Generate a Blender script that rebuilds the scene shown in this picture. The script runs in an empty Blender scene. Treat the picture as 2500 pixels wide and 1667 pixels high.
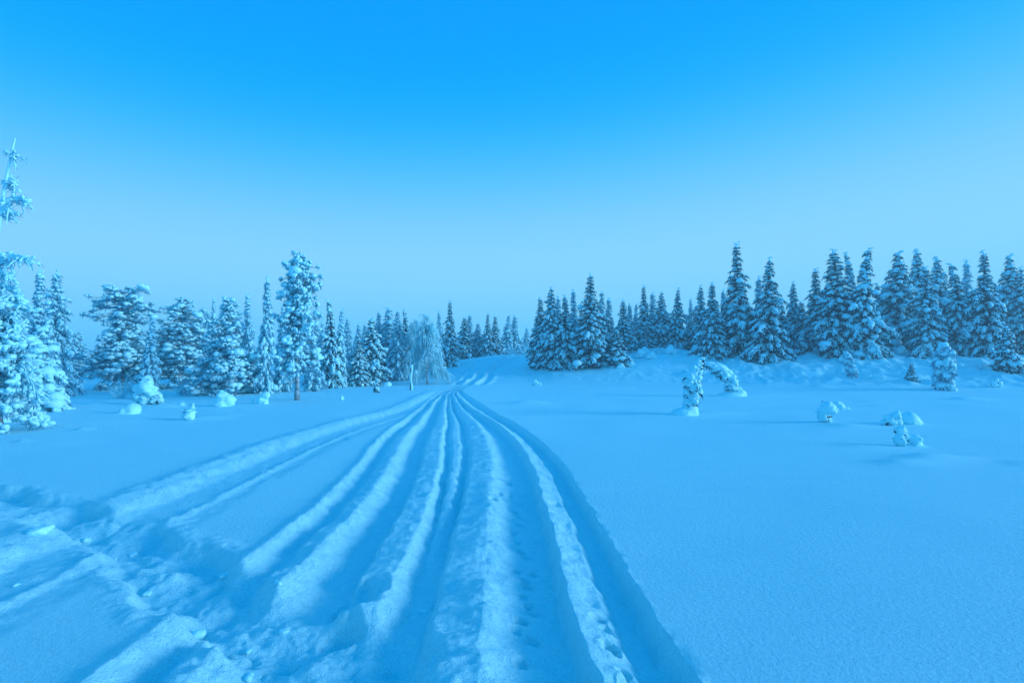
import bpy, math, random
import numpy as np

# ------------------------------------------------------------------ camera, sky, sun, exposure
SC = bpy.context.scene
COL = SC.collection
H = 1.6                                   # eye height above the snow
F = 1250.0                                # focal length in source pixels (18 mm on 36 mm)
CX, HY = 1250.0, 885.0                    # image centre column and horizon row of the photograph
cam = bpy.data.objects.new('camera', bpy.data.cameras.new('camera'))
COL.objects.link(cam)
cam.data.lens = 18.0
cam.data.sensor_width = 36.0
cam.data.clip_start = 0.05
cam.data.clip_end = 3000
cam.location = (0, 0, H)
cam.rotation_euler = (math.radians(90) + math.atan((HY - 833.5) / F), 0, 0)
SC.camera = cam

SUN_ELEV, SUN_AZ = math.radians(7.5), math.radians(99)     # azimuth clockwise from +Y (the view): low glow on the right
world = bpy.data.worlds.new('World')
SC.world = world
world.use_nodes = True
wn, wl = world.node_tree.nodes, world.node_tree.links
bg = wn['Background']
# blue hour: a smooth dome, deep blue overhead (brightened above the view to light snow and ruts), pale above the horizon, a little duller right at the horizon,
# brighter on the side where the sun is about to rise; the Nishita sky adds its own faint glow on that side
sky = wn.new('ShaderNodeTexSky')
sky.sky_type = 'NISHITA'
sky.sun_disc = False
sky.sun_elevation = math.radians(4)
sky.sun_rotation = SUN_AZ
sky.altitude = 300
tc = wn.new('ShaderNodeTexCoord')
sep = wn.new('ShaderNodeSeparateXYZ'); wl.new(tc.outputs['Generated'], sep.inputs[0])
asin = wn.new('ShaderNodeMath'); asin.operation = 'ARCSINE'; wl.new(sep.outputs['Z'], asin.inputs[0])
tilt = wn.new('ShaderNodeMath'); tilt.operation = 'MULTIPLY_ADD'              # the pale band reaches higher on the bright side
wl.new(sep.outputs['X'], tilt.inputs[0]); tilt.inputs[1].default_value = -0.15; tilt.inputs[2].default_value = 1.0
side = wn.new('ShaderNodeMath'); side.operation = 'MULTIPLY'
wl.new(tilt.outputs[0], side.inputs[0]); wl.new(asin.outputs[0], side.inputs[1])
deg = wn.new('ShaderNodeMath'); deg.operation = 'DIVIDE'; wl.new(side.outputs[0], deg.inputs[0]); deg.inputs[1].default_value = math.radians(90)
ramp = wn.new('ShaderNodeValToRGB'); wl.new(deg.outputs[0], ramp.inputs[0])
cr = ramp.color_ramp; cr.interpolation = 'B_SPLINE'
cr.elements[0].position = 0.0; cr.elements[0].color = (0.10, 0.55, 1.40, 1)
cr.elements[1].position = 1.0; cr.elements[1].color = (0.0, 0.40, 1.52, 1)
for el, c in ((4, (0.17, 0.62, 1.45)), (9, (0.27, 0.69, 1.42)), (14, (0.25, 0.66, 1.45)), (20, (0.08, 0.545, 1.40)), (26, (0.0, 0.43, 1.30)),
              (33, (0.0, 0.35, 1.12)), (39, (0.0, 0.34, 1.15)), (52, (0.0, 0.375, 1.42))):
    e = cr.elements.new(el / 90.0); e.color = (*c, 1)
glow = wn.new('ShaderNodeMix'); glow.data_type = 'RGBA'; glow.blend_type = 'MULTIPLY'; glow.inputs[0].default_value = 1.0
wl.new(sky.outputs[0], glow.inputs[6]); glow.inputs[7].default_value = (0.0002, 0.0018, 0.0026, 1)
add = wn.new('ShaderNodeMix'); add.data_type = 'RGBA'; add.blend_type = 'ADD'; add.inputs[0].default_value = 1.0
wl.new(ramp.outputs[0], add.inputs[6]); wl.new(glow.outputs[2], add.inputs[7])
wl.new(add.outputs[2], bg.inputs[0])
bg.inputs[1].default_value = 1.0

sun = bpy.data.objects.new('sun', bpy.data.lights.new('sun', 'SUN'))
COL.objects.link(sun)
sun.data.energy = 3.1
sun.data.angle = math.radians(24)
sun.data.color = (0.78, 1.06, 1.36)
sun.location = (60, 10, 40)
sun.rotation_euler = (math.radians(90) - SUN_ELEV, 0, -SUN_AZ + math.pi)

SC.view_settings.view_transform = 'Standard'
SC.view_settings.look = 'None'
SC.view_settings.exposure = 0.0
SC.view_settings.gamma = 1.0
SC.view_settings.use_curve_mapping = False
SC.cycles.max_bounces = 5
SC.cycles.diffuse_bounces = 4
SC.cycles.glossy_bounces = 1
SC.cycles.volume_bounces = 1
SC.cycles.use_denoising = True

# ------------------------------------------------------------------ helpers
RNG = np.random.default_rng(11)

def hash2(ix, iy, seed):
    h = (ix.astype(np.int64) * 374761393 + iy.astype(np.int64) * 668265263 + seed * 974634777) & 0xffffffff
    h = ((h ^ (h >> 13)) * 1274126177) & 0xffffffff
    h = ((h ^ (h >> 16)) * 2246822519) & 0xffffffff
    return ((h ^ (h >> 15)) & 0xffffff) / float(0xffffff)

def noise(x, y, seed=0):
    """smooth value noise, about -1..1"""
    ix, iy = np.floor(x), np.floor(y)
    fx, fy = x - ix, y - iy
    fx = fx * fx * fx * (fx * (fx * 6 - 15) + 10); fy = fy * fy * fy * (fy * (fy * 6 - 15) + 10)
    a, b = hash2(ix, iy, seed), hash2(ix + 1, iy, seed)
    c, d = hash2(ix, iy + 1, seed), hash2(ix + 1, iy + 1, seed)
    return 2 * ((a * (1 - fx) + b * fx) * (1 - fy) + (c * (1 - fx) + d * fx) * fy) - 1

def fbm(x, y, seed=0, octs=4, gain=0.5):
    r, a, s = 0, 1.0, 0.0
    for k in range(octs):
        r = r + a * noise(x + 17.3 * k, y - 9.1 * k, seed + k)
        s += a; a *= gain
        c, q = math.cos(0.6), math.sin(0.6)
        x, y = 2.03 * (x * c - y * q), 2.03 * (x * q + y * c)
    return r / s

def sstep(a, b, x):
    t = np.clip((x - a) / (b - a), 0, 1)
    return t * t * (3 - 2 * t)

def gp(px, py, z=0.0):
    """point of the plane z seen at a pixel of the photograph"""
    d = (H - z) * F / (py - HY)
    return np.array(((px - CX) / F * d, d, z))

def link(o, parent=None):
    COL.objects.link(o)
    if parent is not None: o.parent = parent
    return o

def tag(o, label=None, cat=None, group=None, kind=None):
    for k, v in (('label', label), ('category', cat), ('group', group), ('kind', kind)):
        if v: o[k] = v
    return o

def mesh_np(name, V, T, mat, smooth=True):
    V = np.asarray(V, np.float32); T = np.asarray(T, np.int32)
    k = T.shape[1]
    me = bpy.data.meshes.new(name)
    me.vertices.add(len(V)); me.vertices.foreach_set('co', V.ravel())
    me.loops.add(T.size); me.loops.foreach_set('vertex_index', T.ravel())
    me.polygons.add(len(T))
    me.polygons.foreach_set('loop_start', np.arange(0, T.size, k, dtype=np.int32))
    me.polygons.foreach_set('loop_total', np.full(len(T), k, np.int32))
    me.update(calc_edges=True)
    me.polygons.foreach_set('use_smooth', np.full(len(T), smooth, bool))
    me.materials.append(mat)
    return me

def noise3(p, seed):
    return (noise(p[..., 0] + 0.7 * p[..., 2], p[..., 1] - 0.6 * p[..., 2], seed) +
            noise(p[..., 1] * 1.1 + 31, p[..., 2] * 1.1 + 0.4 * p[..., 0], seed + 5)) * 0.5

# ------------------------------------------------------------------ materials
def mat_snow(name, scale, dist, fine=True, col=(0.46, 0.93, 0.98)):
    m = bpy.data.materials.new(name); m.use_nodes = True
    n, l = m.node_tree.nodes, m.node_tree.links
    b = n['Principled BSDF']
    b.inputs['Roughness'].default_value = 0.55
    b.inputs['Specular IOR Level'].default_value = 0.35
    tc = n.new('ShaderNodeTexCoord')
    n1 = n.new('ShaderNodeTexNoise'); n1.inputs['Scale'].default_value = scale; n1.inputs['Detail'].default_value = 5
    n1.inputs['Roughness'].default_value = 0.65
    l.new(tc.outputs['Object'], n1.inputs['Vector'])
    bp = n.new('ShaderNodeBump'); bp.inputs['Distance'].default_value = dist; bp.inputs['Strength'].default_value = 0.8
    l.new(n1.outputs['Fac'], bp.inputs['Height']); l.new(bp.outputs[0], b.inputs['Normal'])
    if fine:
        n2 = n.new('ShaderNodeTexNoise'); n2.inputs['Scale'].default_value = scale * 5; n2.inputs['Detail'].default_value = 3
        l.new(tc.outputs['Object'], n2.inputs['Vector'])
        b2 = n.new('ShaderNodeBump'); b2.inputs['Distance'].default_value = dist * 0.35; b2.inputs['Strength'].default_value = 0.8
        l.new(n2.outputs['Fac'], b2.inputs['Height']); l.new(bp.outputs[0], b2.inputs['Normal']); l.new(b2.outputs[0], b.inputs['Normal'])
    mx = n.new('ShaderNodeMix'); mx.data_type = 'RGBA'
    mx.inputs[6].default_value = (*[c * 0.95 for c in col], 1); mx.inputs[7].default_value = (*[min(1, c * 1.04) for c in col], 1)
    l.new(n1.outputs['Fac'], mx.inputs[0]); l.new(mx.outputs[2], b.inputs['Base Color'])
    return m

def mat_plain(name, c1, c2, scale, rough=0.8):
    m = bpy.data.materials.new(name); m.use_nodes = True
    n, l = m.node_tree.nodes, m.node_tree.links
    b = n['Principled BSDF']; b.inputs['Roughness'].default_value = rough
    b.inputs['Specular IOR Level'].default_value = 0.15
    tc = n.new('ShaderNodeTexCoord')
    n1 = n.new('ShaderNodeTexNoise'); n1.inputs['Scale'].default_value = scale; n1.inputs['Detail'].default_value = 4
    l.new(tc.outputs['Object'], n1.inputs['Vector'])
    mx = n.new('ShaderNodeMix'); mx.data_type = 'RGBA'
    mx.inputs[6].default_value = (*c1, 1); mx.inputs[7].default_value = (*c2, 1)
    cr = n.new('ShaderNodeMapRange'); cr.inputs[1].default_value = 0.35; cr.inputs[2].default_value = 0.65
    l.new(n1.outputs['Fac'], cr.inputs[0]); l.new(cr.outputs[0], mx.inputs[0]); l.new(mx.outputs[2], b.inputs['Base Color'])
    return m

M_GROUND = mat_snow('ground_snow', 30.0, 0.030)
M_SNOW = mat_snow('tree_snow', 9.0, 0.03, fine=False, col=(0.46, 0.91, 0.97))
M_LUMP = mat_snow('lump_snow', 14.0, 0.02, fine=True, col=(0.46, 0.92, 0.97))
M_NEEDLE = mat_plain('spruce_needles', (0.005, 0.028, 0.042), (0.012, 0.052, 0.075), 6.0)
M_RIME = mat_plain('rimed_needles', (0.06, 0.30, 0.42), (0.27, 0.66, 0.80), 5.0)
M_FROST = mat_plain('hoar_frost', (0.44, 0.88, 0.94), (0.50, 0.94, 0.98), 8.0)
M_BARK = mat_plain('rimed_bark', (0.12, 0.17, 0.19), (0.42, 0.55, 0.58), 5.0)
M_DBARK = mat_plain('dark_bark', (0.03, 0.045, 0.05), (0.08, 0.11, 0.12), 9.0)

# ------------------------------------------------------------------ terrain
TB = np.array([  # column of the photograph, foot of the bank, crest of the bank, height
    (-1500, 36, 62, .3), (700, 36, 62, .3), (900, 37, 56, .45), (1000, 37, 53, .8), (1096, 38, 54, 1.75), (1200, 37.5, 55, 2.3),
    (1290, 36.5, 54, 2.25), (1350, 36, 47, 1.75), (1450, 35, 47, 2.05), (1600, 34, 48, 3.0), (1750, 33, 46, 2.45),
    (1880, 31, 45, 2.3), (2100, 29, 43, 2.35), (2300, 28, 42, 2.35), (2500, 27, 41, 2.3), (4000, 26, 40, 2.3)])

def terrain(x, y):
    px = CX + F * x / np.maximum(y, 1.0)
    d0, d1, hh = (np.interp(px, TB[:, 0], TB[:, k]) for k in (1, 2, 3))
    z = hh * sstep(d0, d1, y) + np.maximum(y - d1, 0) * 0.004
    z = np.where(y < 1.0, 0.0, z)
    z = z + 0.035 * noise(x * 0.22, y * 0.22, 3) * sstep(3, 9, np.hypot(x, y)) + 0.018 * noise(x * 0.7, y * 0.5, 8) + 0.004 * noise(x * 1.3, y * 3.6, 9) * sstep(60, 30, y)
    rough = sstep(0.05, 0.5, z) * sstep(3, -1, y - d1) * (0.25 + 0.75 * sstep(1560, 1760, px)) * sstep(1050, 1250, px)
    z = z + rough * (0.34 * np.maximum(fbm(x * 1.0, y * 0.9, 21, 3), -0.08) + 0.34 * np.maximum(0, fbm(x * 2.4, y * 1.6, 23, 2) - .12))
    return z

# tracks: one column per row of distance, one line per crease or crest (left to right)
TD = np.array([1.0, 2.56, 5.48, 11.2, 17.0, 21.0, 31.0, 38.0, 46.0, 56.0, 70.0])
LT = np.array([-4.2, -4.25, -4.40, -4.58, -4.15, -4.12, -4.45, -4.1, -3.5, -1.4, 0.6])
TR = [  # x at d = 2.56, 5.48, 11.2, 17, 21 ; height
    ((-2.24, -2.3, -2.9, -3.28, -3.62), 0.0),
    ((-2.11, -2.17, -2.77, -3.16, -3.5), 0.045),
    ((-1.9, -1.97, -2.58, -3.005, -3.36), -0.12),
    ((-1.84, -1.91, -2.52, -2.953, -3.31), -0.11),
    ((-1.76, -1.84, -2.45, -2.902, -3.27), -0.005),
    ((-1.62, -1.69, -2.27, -2.763, -3.15), 0.035),
    ((-1.36, -1.43, -2.03, -2.595, -3.02), -0.17),
    ((-1.12, -1.26, -1.86, -2.46, -2.9), -0.2),
    ((-1.05, -1.19, -1.78, -2.4, -2.85), -0.01),
    ((-0.83, -0.94, -1.52, -2.212, -2.7), 0.025),
    ((-0.66, -0.8, -1.37, -2.108, -2.62), -0.16),
    ((-0.62, -0.76, -1.28, -2.044, -2.57), None),
    ((-0.59, -0.7, -1.16, -1.963, -2.51), None),
    ((-0.53, -0.61, -1.0, -1.861, -2.44), -0.17),
    ((-0.46, -0.54, -0.9, -1.793, -2.39), -0.01),
    ((-0.18, -0.24, -0.6, -1.603, -2.26), 0.04),
    ((0.1, 0.04, -0.33, -1.441, -2.16), -0.12),
    ((0.36, 0.31, -0.07, -1.295, -2.08), -0.18),
    ((0.42, 0.37, 0.0, -1.239, -2.03), 0.035),
    ((0.6, 0.59, 0.18, -1.029, -1.79), -0.045),
    ((0.7, 0.68, 0.28, -0.931, -1.69), -0.17),
    ((0.84, 0.81, 0.41, -0.788, -1.53), -0.2),
    ((0.93, 0.88, 0.48, -0.69, -1.41), 0.0),
    ((1.0, 0.95, 0.55, -0.62, -1.34), 0.0)]

def cubic(xs, ys, x):
    """Catmull-Rom through the points"""
    m = np.gradient(ys, xs)
    i = np.clip(np.searchsorted(xs, x) - 1, 0, len(xs) - 2)
    h = xs[i + 1] - xs[i]; t = np.clip((x - xs[i]) / h, 0, 1)
    t2, t3 = t * t, t * t * t
    return (2*t3 - 3*t2 + 1) * ys[i] + (t3 - 2*t2 + t) * h * m[i] + (-2*t3 + 3*t2) * ys[i + 1] + (t3 - t2) * h * m[i + 1]

PATH = np.array([gp(*p)[:2] for p in ((-260, 1165), (-60, 1205), (120, 1240), (300, 1290), (430, 1365), (540, 1440), (650, 1500), (760, 1545), (860, 1560), (900, 1600))])

def seg_dist(x, y, P):
    best = np.full(x.shape, 1e9)
    for a, b in zip(P[:-1], P[1:]):
        ab = b - a; L2 = ab @ ab
        t = np.clip(((x - a[0]) * ab[0] + (y - a[1]) * ab[1]) / L2, 0, 1)
        best = np.minimum(best, np.hypot(x - a[0] - t * ab[0], y - a[1] - t * ab[1]))
    return best

def tracks(x, y):
    d = np.maximum(y, 1.0)
    xw = x + 0.019 * noise(x * 3.0, y * 3.0, 41) + 0.010 * noise(x * 9, y * 8, 42) + 0.025 * noise(y * 0.5, x * 0.15, 43)
    far = np.array([(-3.95 + (i / 23.0) * 0.95) for i in range(24)])
    hmod = 1.0 + 0.14 * noise(x * 0.9, y * 0.8, 44)
    small = np.interp(d, (4.2, 5.2, 7, 15), (-0.17, -0.10, -0.02, -0.03))
    xs, hs = [], []
    for i, (c, h) in enumerate(TR):
        row = np.array((c[0], *c, far[i], far[i] + 0.22, -3.25 + i / 23 * 1.7, -1.05 + i / 23 * 1.9, 0.9 + i / 23 * 1.9))
        xs.append(cubic(TD, row, d))
        hs.append(small if h is None else np.full(d.shape, h))
    # the older track on the left
    c = cubic(TD, LT, d)
    lx = [c - 0.45, c - 0.05, c + 0.12, c + 0.42, c + 0.80, c + 0.92, c + 1.02, c + 1.3]
    lh = [0.0, 0.09, 0.06, -0.07, -0.045, 0.0, -0.035, 0.0]
    z = np.zeros_like(d); grad = np.zeros_like(d)
    lfade = sstep(31, 24, d) * 0.999 + 0.001
    def prof(X, Hh, k):
        out = np.zeros_like(d) + Hh[0]; g = np.zeros_like(d)
        for j in range(len(X) - 1):
            w = np.maximum(X[j + 1] - X[j], 0.02)
            t = np.clip((xw - X[j]) / w, 0, 1)
            s = 0.55 * t * t * (3 - 2 * t) + 0.45 * t
            out = out + (Hh[j + 1] - Hh[j]) * s
            g = np.maximum(g, ((t > 0) & (t < 1)) * np.abs(Hh[j + 1] - Hh[j]) * 6)
        return out * k, g
    a, ga = prof(lx, [np.full(d.shape, v) for v in lh], lfade)
    b, gb = prof(xs, hs, 1.0)
    scale = np.interp(d, (0, 20, 31, 35, 39), (1, 1, 0.9, 0.8, 0.0))
    grad = np.maximum(ga, gb)
    z = (0.70 * a + 0.76 * b) * hmod * scale
    inside = sstep(0, 0.15, xw - xs[0]) * sstep(0, 0.10, xs[-1] - xw)
    inl = sstep(0, 0.2, xw - lx[0]) * sstep(0, 0.2, lx[-1] - xw) * lfade
    act = np.maximum(inside, inl) * scale
    # the ruts that climb the rise beyond the field
    cu = cubic(TD, np.array([-3.3, -3.3, -3.3, -3.3, -3.3, -3.3, -3.45, -3.15, -2.35, 0.0, 2.0]), d) + 0.10 * noise(y * .5, x * .1, 46)
    up = sstep(36, 39, d) * sstep(70, 60, d)
    for off in (-0.85, 0.10, 0.95):
        q = xw - cu - off
        z = z + up * (-0.20 * np.exp(-(q / 0.20) ** 2) + 0.13 * np.exp(-((np.abs(q) - 0.42) / 0.16) ** 2)) * (1 + .5 * noise(x * 1.5, y * 1.1, 47))
    # ribbed, crumbled texture on crests and slopes, smooth packed snow on the floors
    ridge = np.clip((z + 0.075) / 0.06, 0, 1) * act
    z = z + act * (0.005 * noise(x * 4, y * 14, 51) + np.clip(grad * 2.2, 0, 1) * (0.013 * noise(x * 6, y * 8.5, 59) + 0.007 * noise(x * 13, y * 17, 60)))
    z = z + ridge * ((0.006 + 0.016 * sstep(-.1, .5, noise(x * 1.1, y * .7, 58))) * fbm(x * 5, y * 7, 52, 3) + 0.006 * noise(x * 3 + y * 2, y * 11, 53) + 0.004 * noise(x * 24, y * 24, 54))
    z = z - ridge * 0.030 * np.maximum(0, noise(x * 4.5, y * 3.2, 55) - 0.45)
    return z, act

def px_dent(z, x, y, px, py, rx, ry, dep, z0=-0.15, rim=0.15):
    p = gp(px, py, z0)
    m = (np.abs(x - p[0]) < 4 * rx) & (np.abs(y - p[1]) < 4 * ry)
    if not m.any(): return
    xm, ym = x[m], y[m]
    u = (xm - p[0]) / rx + .30 * noise(xm * 1.3 / rx, ym * 1.3 / ry, 71); v = (ym - p[1]) / ry + .30 * noise(xm * 1.3 / rx + 9, ym * 1.3 / ry, 72)
    qq = u * u + v * v
    z[m] = z[m] - dep * np.exp(-qq ** 1.6) + rim * dep * np.exp(-((np.sqrt(qq) - 1.35) / 0.3) ** 2)

Z3 = lambda u, v: (1100 + u / 2.765, 1100 + v / 2.765)
PRINTS = [(440, 835), (555, 850), (510, 945), (490, 1020), (520, 1075), (555, 1115), (480, 1195), (440, 1262), (550, 1305), (480, 1480),
          (470, 695), (505, 735), (455, 632), (470, 512), (440, 425), (420, 570), (470, 368), (500, 900), (465, 460), (400, 330), (390, 250)]
HOLES = [(1065, 1290, .05, .06, .09), (1150, 1440, .04, .04, .06), (1205, 1520, .05, .05, .08), (990, 1085, .05, .05, .05), (1045, 1165, .04, .05, .05), (705, 345, .07, .09, .09),
         (290, 300, .05, .06, .05), (290, 330, .04, .05, .05), (320, 270, .05, .06, .04)]
DRIFTS = [  # low swells in the open snow: column, row, half width, half depth, height
    (1998, 948, .55, .5, .10), (1864, 965, .9, .5, .10), (2059, 1042, .55, .35, .085), (2350, 974, .75, .5, .14), (2120, 980, .5, .4, .06), (2150, 990, .4, .4, .05),
    (2255, 1122, .55, .25, .10), (2190, 1135, .45, .25, .07), (2100, 1094, .5, .2, .05), (1278, 986, .75, .5, .16), (1745, 1008, .9, .5, .08),
    (2480, 1133, .3, .2, .04), (237, 986, .35, .3, .12), (206, 1047, .16, .15, .09), (62, 1080, .10, .10, .06), (400, 992, .5, .4, .12),
    (505, 1018, .5, .3, .09), (560, 1010, .6, .3, .06), (150, 1082, .5, .3, .04)]

def ground_height(x, y):
    z = terrain(x, y)
    m = (y > 0.5) & (y < 80) & (x > -9) & (x < 8)
    xs, ys = x[m], y[m]
    t, act = tracks(xs, ys)
    # trampled trench that crosses the tracks in the left foreground
    wob = 0.10 * noise(xs * 2.0, ys * 2.0, 61) + 0.035 * noise(xs * 6, ys * 6, 62) + 0.015 * noise(xs * 17, ys * 17, 69)
    dist = seg_dist(xs, ys, PATH) + wob
    wid = 0.30
    core = 1 - sstep(wid * 0.55, wid * 1.15, dist)
    rim = np.exp(-((dist - wid * 1.3) / 0.11) ** 2)
    t = t * (1 - 0.85 * core) - core * 0.105
    lump = fbm(xs * 3.0, ys * 3.0, 63, 2) * 0.085 + 0.045 * np.abs(fbm(xs * 7, ys * 7, 64, 3))
    t = t + core * lump + rim * (0.008 + 0.03 * np.maximum(0, fbm(xs * 5, ys * 5, 65, 3)) + 0.012 * fbm(xs * 14, ys * 14, 66, 2))
    # churned snow at the bottom of the picture and where the left track is cut
    for px, py, r, amp in ((760, 1620, .36, .11), (640, 1560, .28, .09), (900, 1600, .18, .07), (90, 1300, .45, .08), (220, 1265, .4, .09), (470, 1330, .3, .07), (650, 1440, .25, .07)):
        p = gp(px, py)
        w = np.exp(-(((xs - p[0]) / r) ** 2 + ((ys - p[1]) / (r * 0.8)) ** 2))
        t = t + w * amp * (fbm(xs * 2.6 + px, ys * 2.6, 67, 2) * 0.75 + 0.22 * fbm(xs * 8, ys * 8, 68, 3) - 0.12)
    z[m] += t
    dents = []
    for u, v in PRINTS:
        px, py = Z3(u, v); px_dent(z, x, y, px, py, .036, .042, .040)
    for u, v, rx, ry, dp in HOLES:
        px, py = Z3(u, v); px_dent(z, x, y, px, py, rx, ry, dp, -0.02)
    px_dent(z, x, y, 893, 1465, .13, .21, .13, -0.1, 0.10)
    px_dent(z, x, y, 850, 1540, .10, .10, .08, -0.1, 0.12)
    for px, py, rx, ry, hh in DRIFTS:
        p = gp(px, py)
        u = (x - p[0]) / rx; v = (y - p[1]) / ry
        u = np.where(u > 0, u * 0.75, u * 1.3)
        z += hh * np.exp(-(u * u + v * v))
    return z

def gz(x, y):
    return float(ground_height(np.array([float(x)]), np.array([float(y)]))[0])

def build_ground():
    r = [0.35]
    while r[-1] < 700:
        q = r[-1]
        if q < 2.2: st = 0.12
        else: st = max(0.006, min(0.012 * q, 0.7 * q * q / 819))
        if 25 < q < 52: st = 0.24
        if q > 75: st = 0.06 * q
        r.append(q + st)
    r = np.array(r)
    a_in = np.linspace(-51, 51, 640)
    a_out = np.linspace(51, 309, 60)[1:-1]
    ang = np.radians(np.concatenate((a_in, a_out)))
    A, R = np.meshgrid(ang, r)
    X, Y = R * np.sin(A), R * np.cos(A)
    Z = ground_height(X.ravel(), Y.ravel())
    V = np.column_stack((X.ravel(), Y.ravel(), Z))
    nr, na = len(r), len(ang)
    i = np.arange(nr - 1)[:, None] * na; j = np.arange(na)[None, :]; k = (j + 1) % na
    Q = np.stack((i + j, i + k, i + na + k, i + na + j), -1).reshape(-1, 4)[:, ::-1]
    V = np.vstack((V, [(0, 0, float(Z[:na].mean()))]))
    me = mesh_np('snow_field', V, Q, M_GROUND)
    # close the middle under the camera with a fan
    import bmesh
    bm = bmesh.new(); bm.from_mesh(me); bm.verts.ensure_lookup_table()
    c = bm.verts[len(V) - 1]
    for q in range(na):
        try: bm.faces.new((bm.verts[q], c, bm.verts[(q + 1) % na])).smooth = True
        except ValueError: pass
    bmesh.ops.recalc_face_normals(bm, faces=bm.faces)
    bm.to_mesh(me); bm.free()
    o = link(bpy.data.objects.new('snow_field', me))
    tag(o, 'open snow field with snowmobile ruts running to the bank', kind='structure')
    return o
build_ground()
#@@TREES
# ------------------------------------------------------------------ tree geometry
def ellipsoid_template(seg=6, rings=3):
    V = [(0, 0, -1)]
    for r in range(rings):
        ph = -math.pi / 2 + math.pi * (r + 1) / (rings + 1)
        for q in range(seg):
            a = 2 * math.pi * (q + 0.5 * (r % 2)) / seg
            V.append((math.cos(ph) * math.cos(a), math.cos(ph) * math.sin(a), math.sin(ph)))
    V.append((0, 0, 1))
    T = []
    for q in range(seg):
        T.append((0, 1 + (q + 1) % seg, 1 + q))
        T.append((len(V) - 1, 1 + (rings - 1) * seg + q, 1 + (rings - 1) * seg + (q + 1) % seg))
    for r in range(rings - 1):
        for q in range(seg):
            a, b = 1 + r * seg + q, 1 + r * seg + (q + 1) % seg
            c, d = a + seg, b + seg
            T += [(a, b, d), (a, d, c)]
    return np.array(V, float), np.array(T, int)
ELL6 = ellipsoid_template(5, 2)
ELL7 = ellipsoid_template(7, 3)
ELL8 = ellipsoid_template(9, 5)

class Build:
    """collects geometry of one part in numpy arrays"""
    def __init__(self, seed):
        self.V, self.T, self.n = [], [], 0
        self.r = np.random.default_rng(seed)
    def add(self, V, T):
        self.V.append(V); self.T.append(T + self.n); self.n += len(V)
    def blobs(self, C, D, L, W, Th, tpl=ELL6, jit=0.16, sag=0.0):
        """ellipsoids at C, long axis D, half sizes L, W, Th"""
        C = np.asarray(C, float).reshape(-1, 3)
        if not len(C): return
        D = np.asarray(D, float).reshape(-1, 3); D = D / np.maximum(np.linalg.norm(D, axis=1, keepdims=True), 1e-6)
        up = np.array((0, 0, 1.0)); S = np.cross(up, D)
        nn = np.linalg.norm(S, axis=1, keepdims=True)
        S = np.where(nn < 1e-3, np.array((1.0, 0, 0)), S / np.maximum(nn, 1e-6)); U = np.cross(D, S)
        P, T = tpl
        n = len(C)
        J = 1 + self.r.uniform(-jit, jit, (n, len(P), 1))
        Q = P[None] * J
        V = C[:, None] + Q[..., 0:1] * (np.asarray(L).reshape(-1, 1, 1)) * D[:, None] + Q[..., 1:2] * np.asarray(W).reshape(-1, 1, 1) * S[:, None] + Q[..., 2:3] * np.asarray(Th).reshape(-1, 1, 1) * U[:, None]
        if sag: V[..., 2] -= sag * (Q[..., 0] ** 2 + Q[..., 1] ** 2) * np.asarray(Th).reshape(-1, 1)
        self.add(V.reshape(-1, 3), (T[None] + (np.arange(n) * len(P))[:, None, None]).reshape(-1, 3))
    def spikes(self, A, B, w):
        """thin three-sided spikes from A to B"""
        A = np.asarray(A, float).reshape(-1, 3); B = np.asarray(B, float).reshape(-1, 3)
        n = len(A)
        if not n: return
        D = B - A; S = np.cross(D, self.r.normal(size=(n, 3))); S /= np.maximum(np.linalg.norm(S, axis=1, keepdims=True), 1e-6)
        N = np.cross(D, S); N /= np.maximum(np.linalg.norm(N, axis=1, keepdims=True), 1e-6)
        w = np.broadcast_to(np.asarray(w, float), (n,)).reshape(-1, 1)
        V = np.stack((A + S * w, A - 0.5 * S * w + 0.87 * N * w, A - 0.5 * S * w - 0.87 * N * w, B), 1).reshape(-1, 3)
        T = np.array(((0, 1, 3), (1, 2, 3), (2, 0, 3)))
        self.add(V, (T[None] + (np.arange(n) * 4)[:, None, None]).reshape(-1, 3))
    def tube(self, P, R, seg=6):
        P = np.asarray(P, float); R = np.broadcast_to(np.asarray(R, float), (len(P),))
        D = np.gradient(P, axis=0); D /= np.maximum(np.linalg.norm(D, axis=1, keepdims=True), 1e-6)
        ref = np.array((0, 1.0, 0)) if abs(D[0][1]) < 0.8 else np.array((1.0, 0, 0))
        S = np.cross(D, ref); S /= np.maximum(np.linalg.norm(S, axis=1, keepdims=True), 1e-6); N = np.cross(D, S)
        a = np.arange(seg) * 2 * math.pi / seg
        V = P[:, None] + R[:, None, None] * (np.cos(a)[None, :, None] * S[:, None] + np.sin(a)[None, :, None] * N[:, None])
        n = len(P); T = []
        for k in range(n - 1):
            for q in range(seg):
                i, j = k * seg + q, k * seg + (q + 1) % seg
                T += [(i, j, j + seg), (i, j + seg, i + seg)]
        for q in range(1, seg - 1):
            T.append(((n - 1) * seg, (n - 1) * seg + q, (n - 1) * seg + q + 1)); T.append((0, q + 1, q))
        self.add(V.reshape(-1, 3), np.array(T))
    def mesh(self, name, mat):
        V = np.concatenate(self.V); T = np.concatenate(self.T)
        return mesh_np(name, V, T, mat)

def trunk_line(Ht, r, lean=0.0, bend=0.0, n=9):
    t = np.linspace(0, 1, n)
    ph = r.uniform(0, 6.28)
    wx = 0.008 * Ht * np.sin(t * 5 + ph) * t
    return np.column_stack((wx + lean * Ht * t + bend * Ht * t ** 3, 0.006 * Ht * np.cos(t * 4 + ph) * t, t * Ht))

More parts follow.
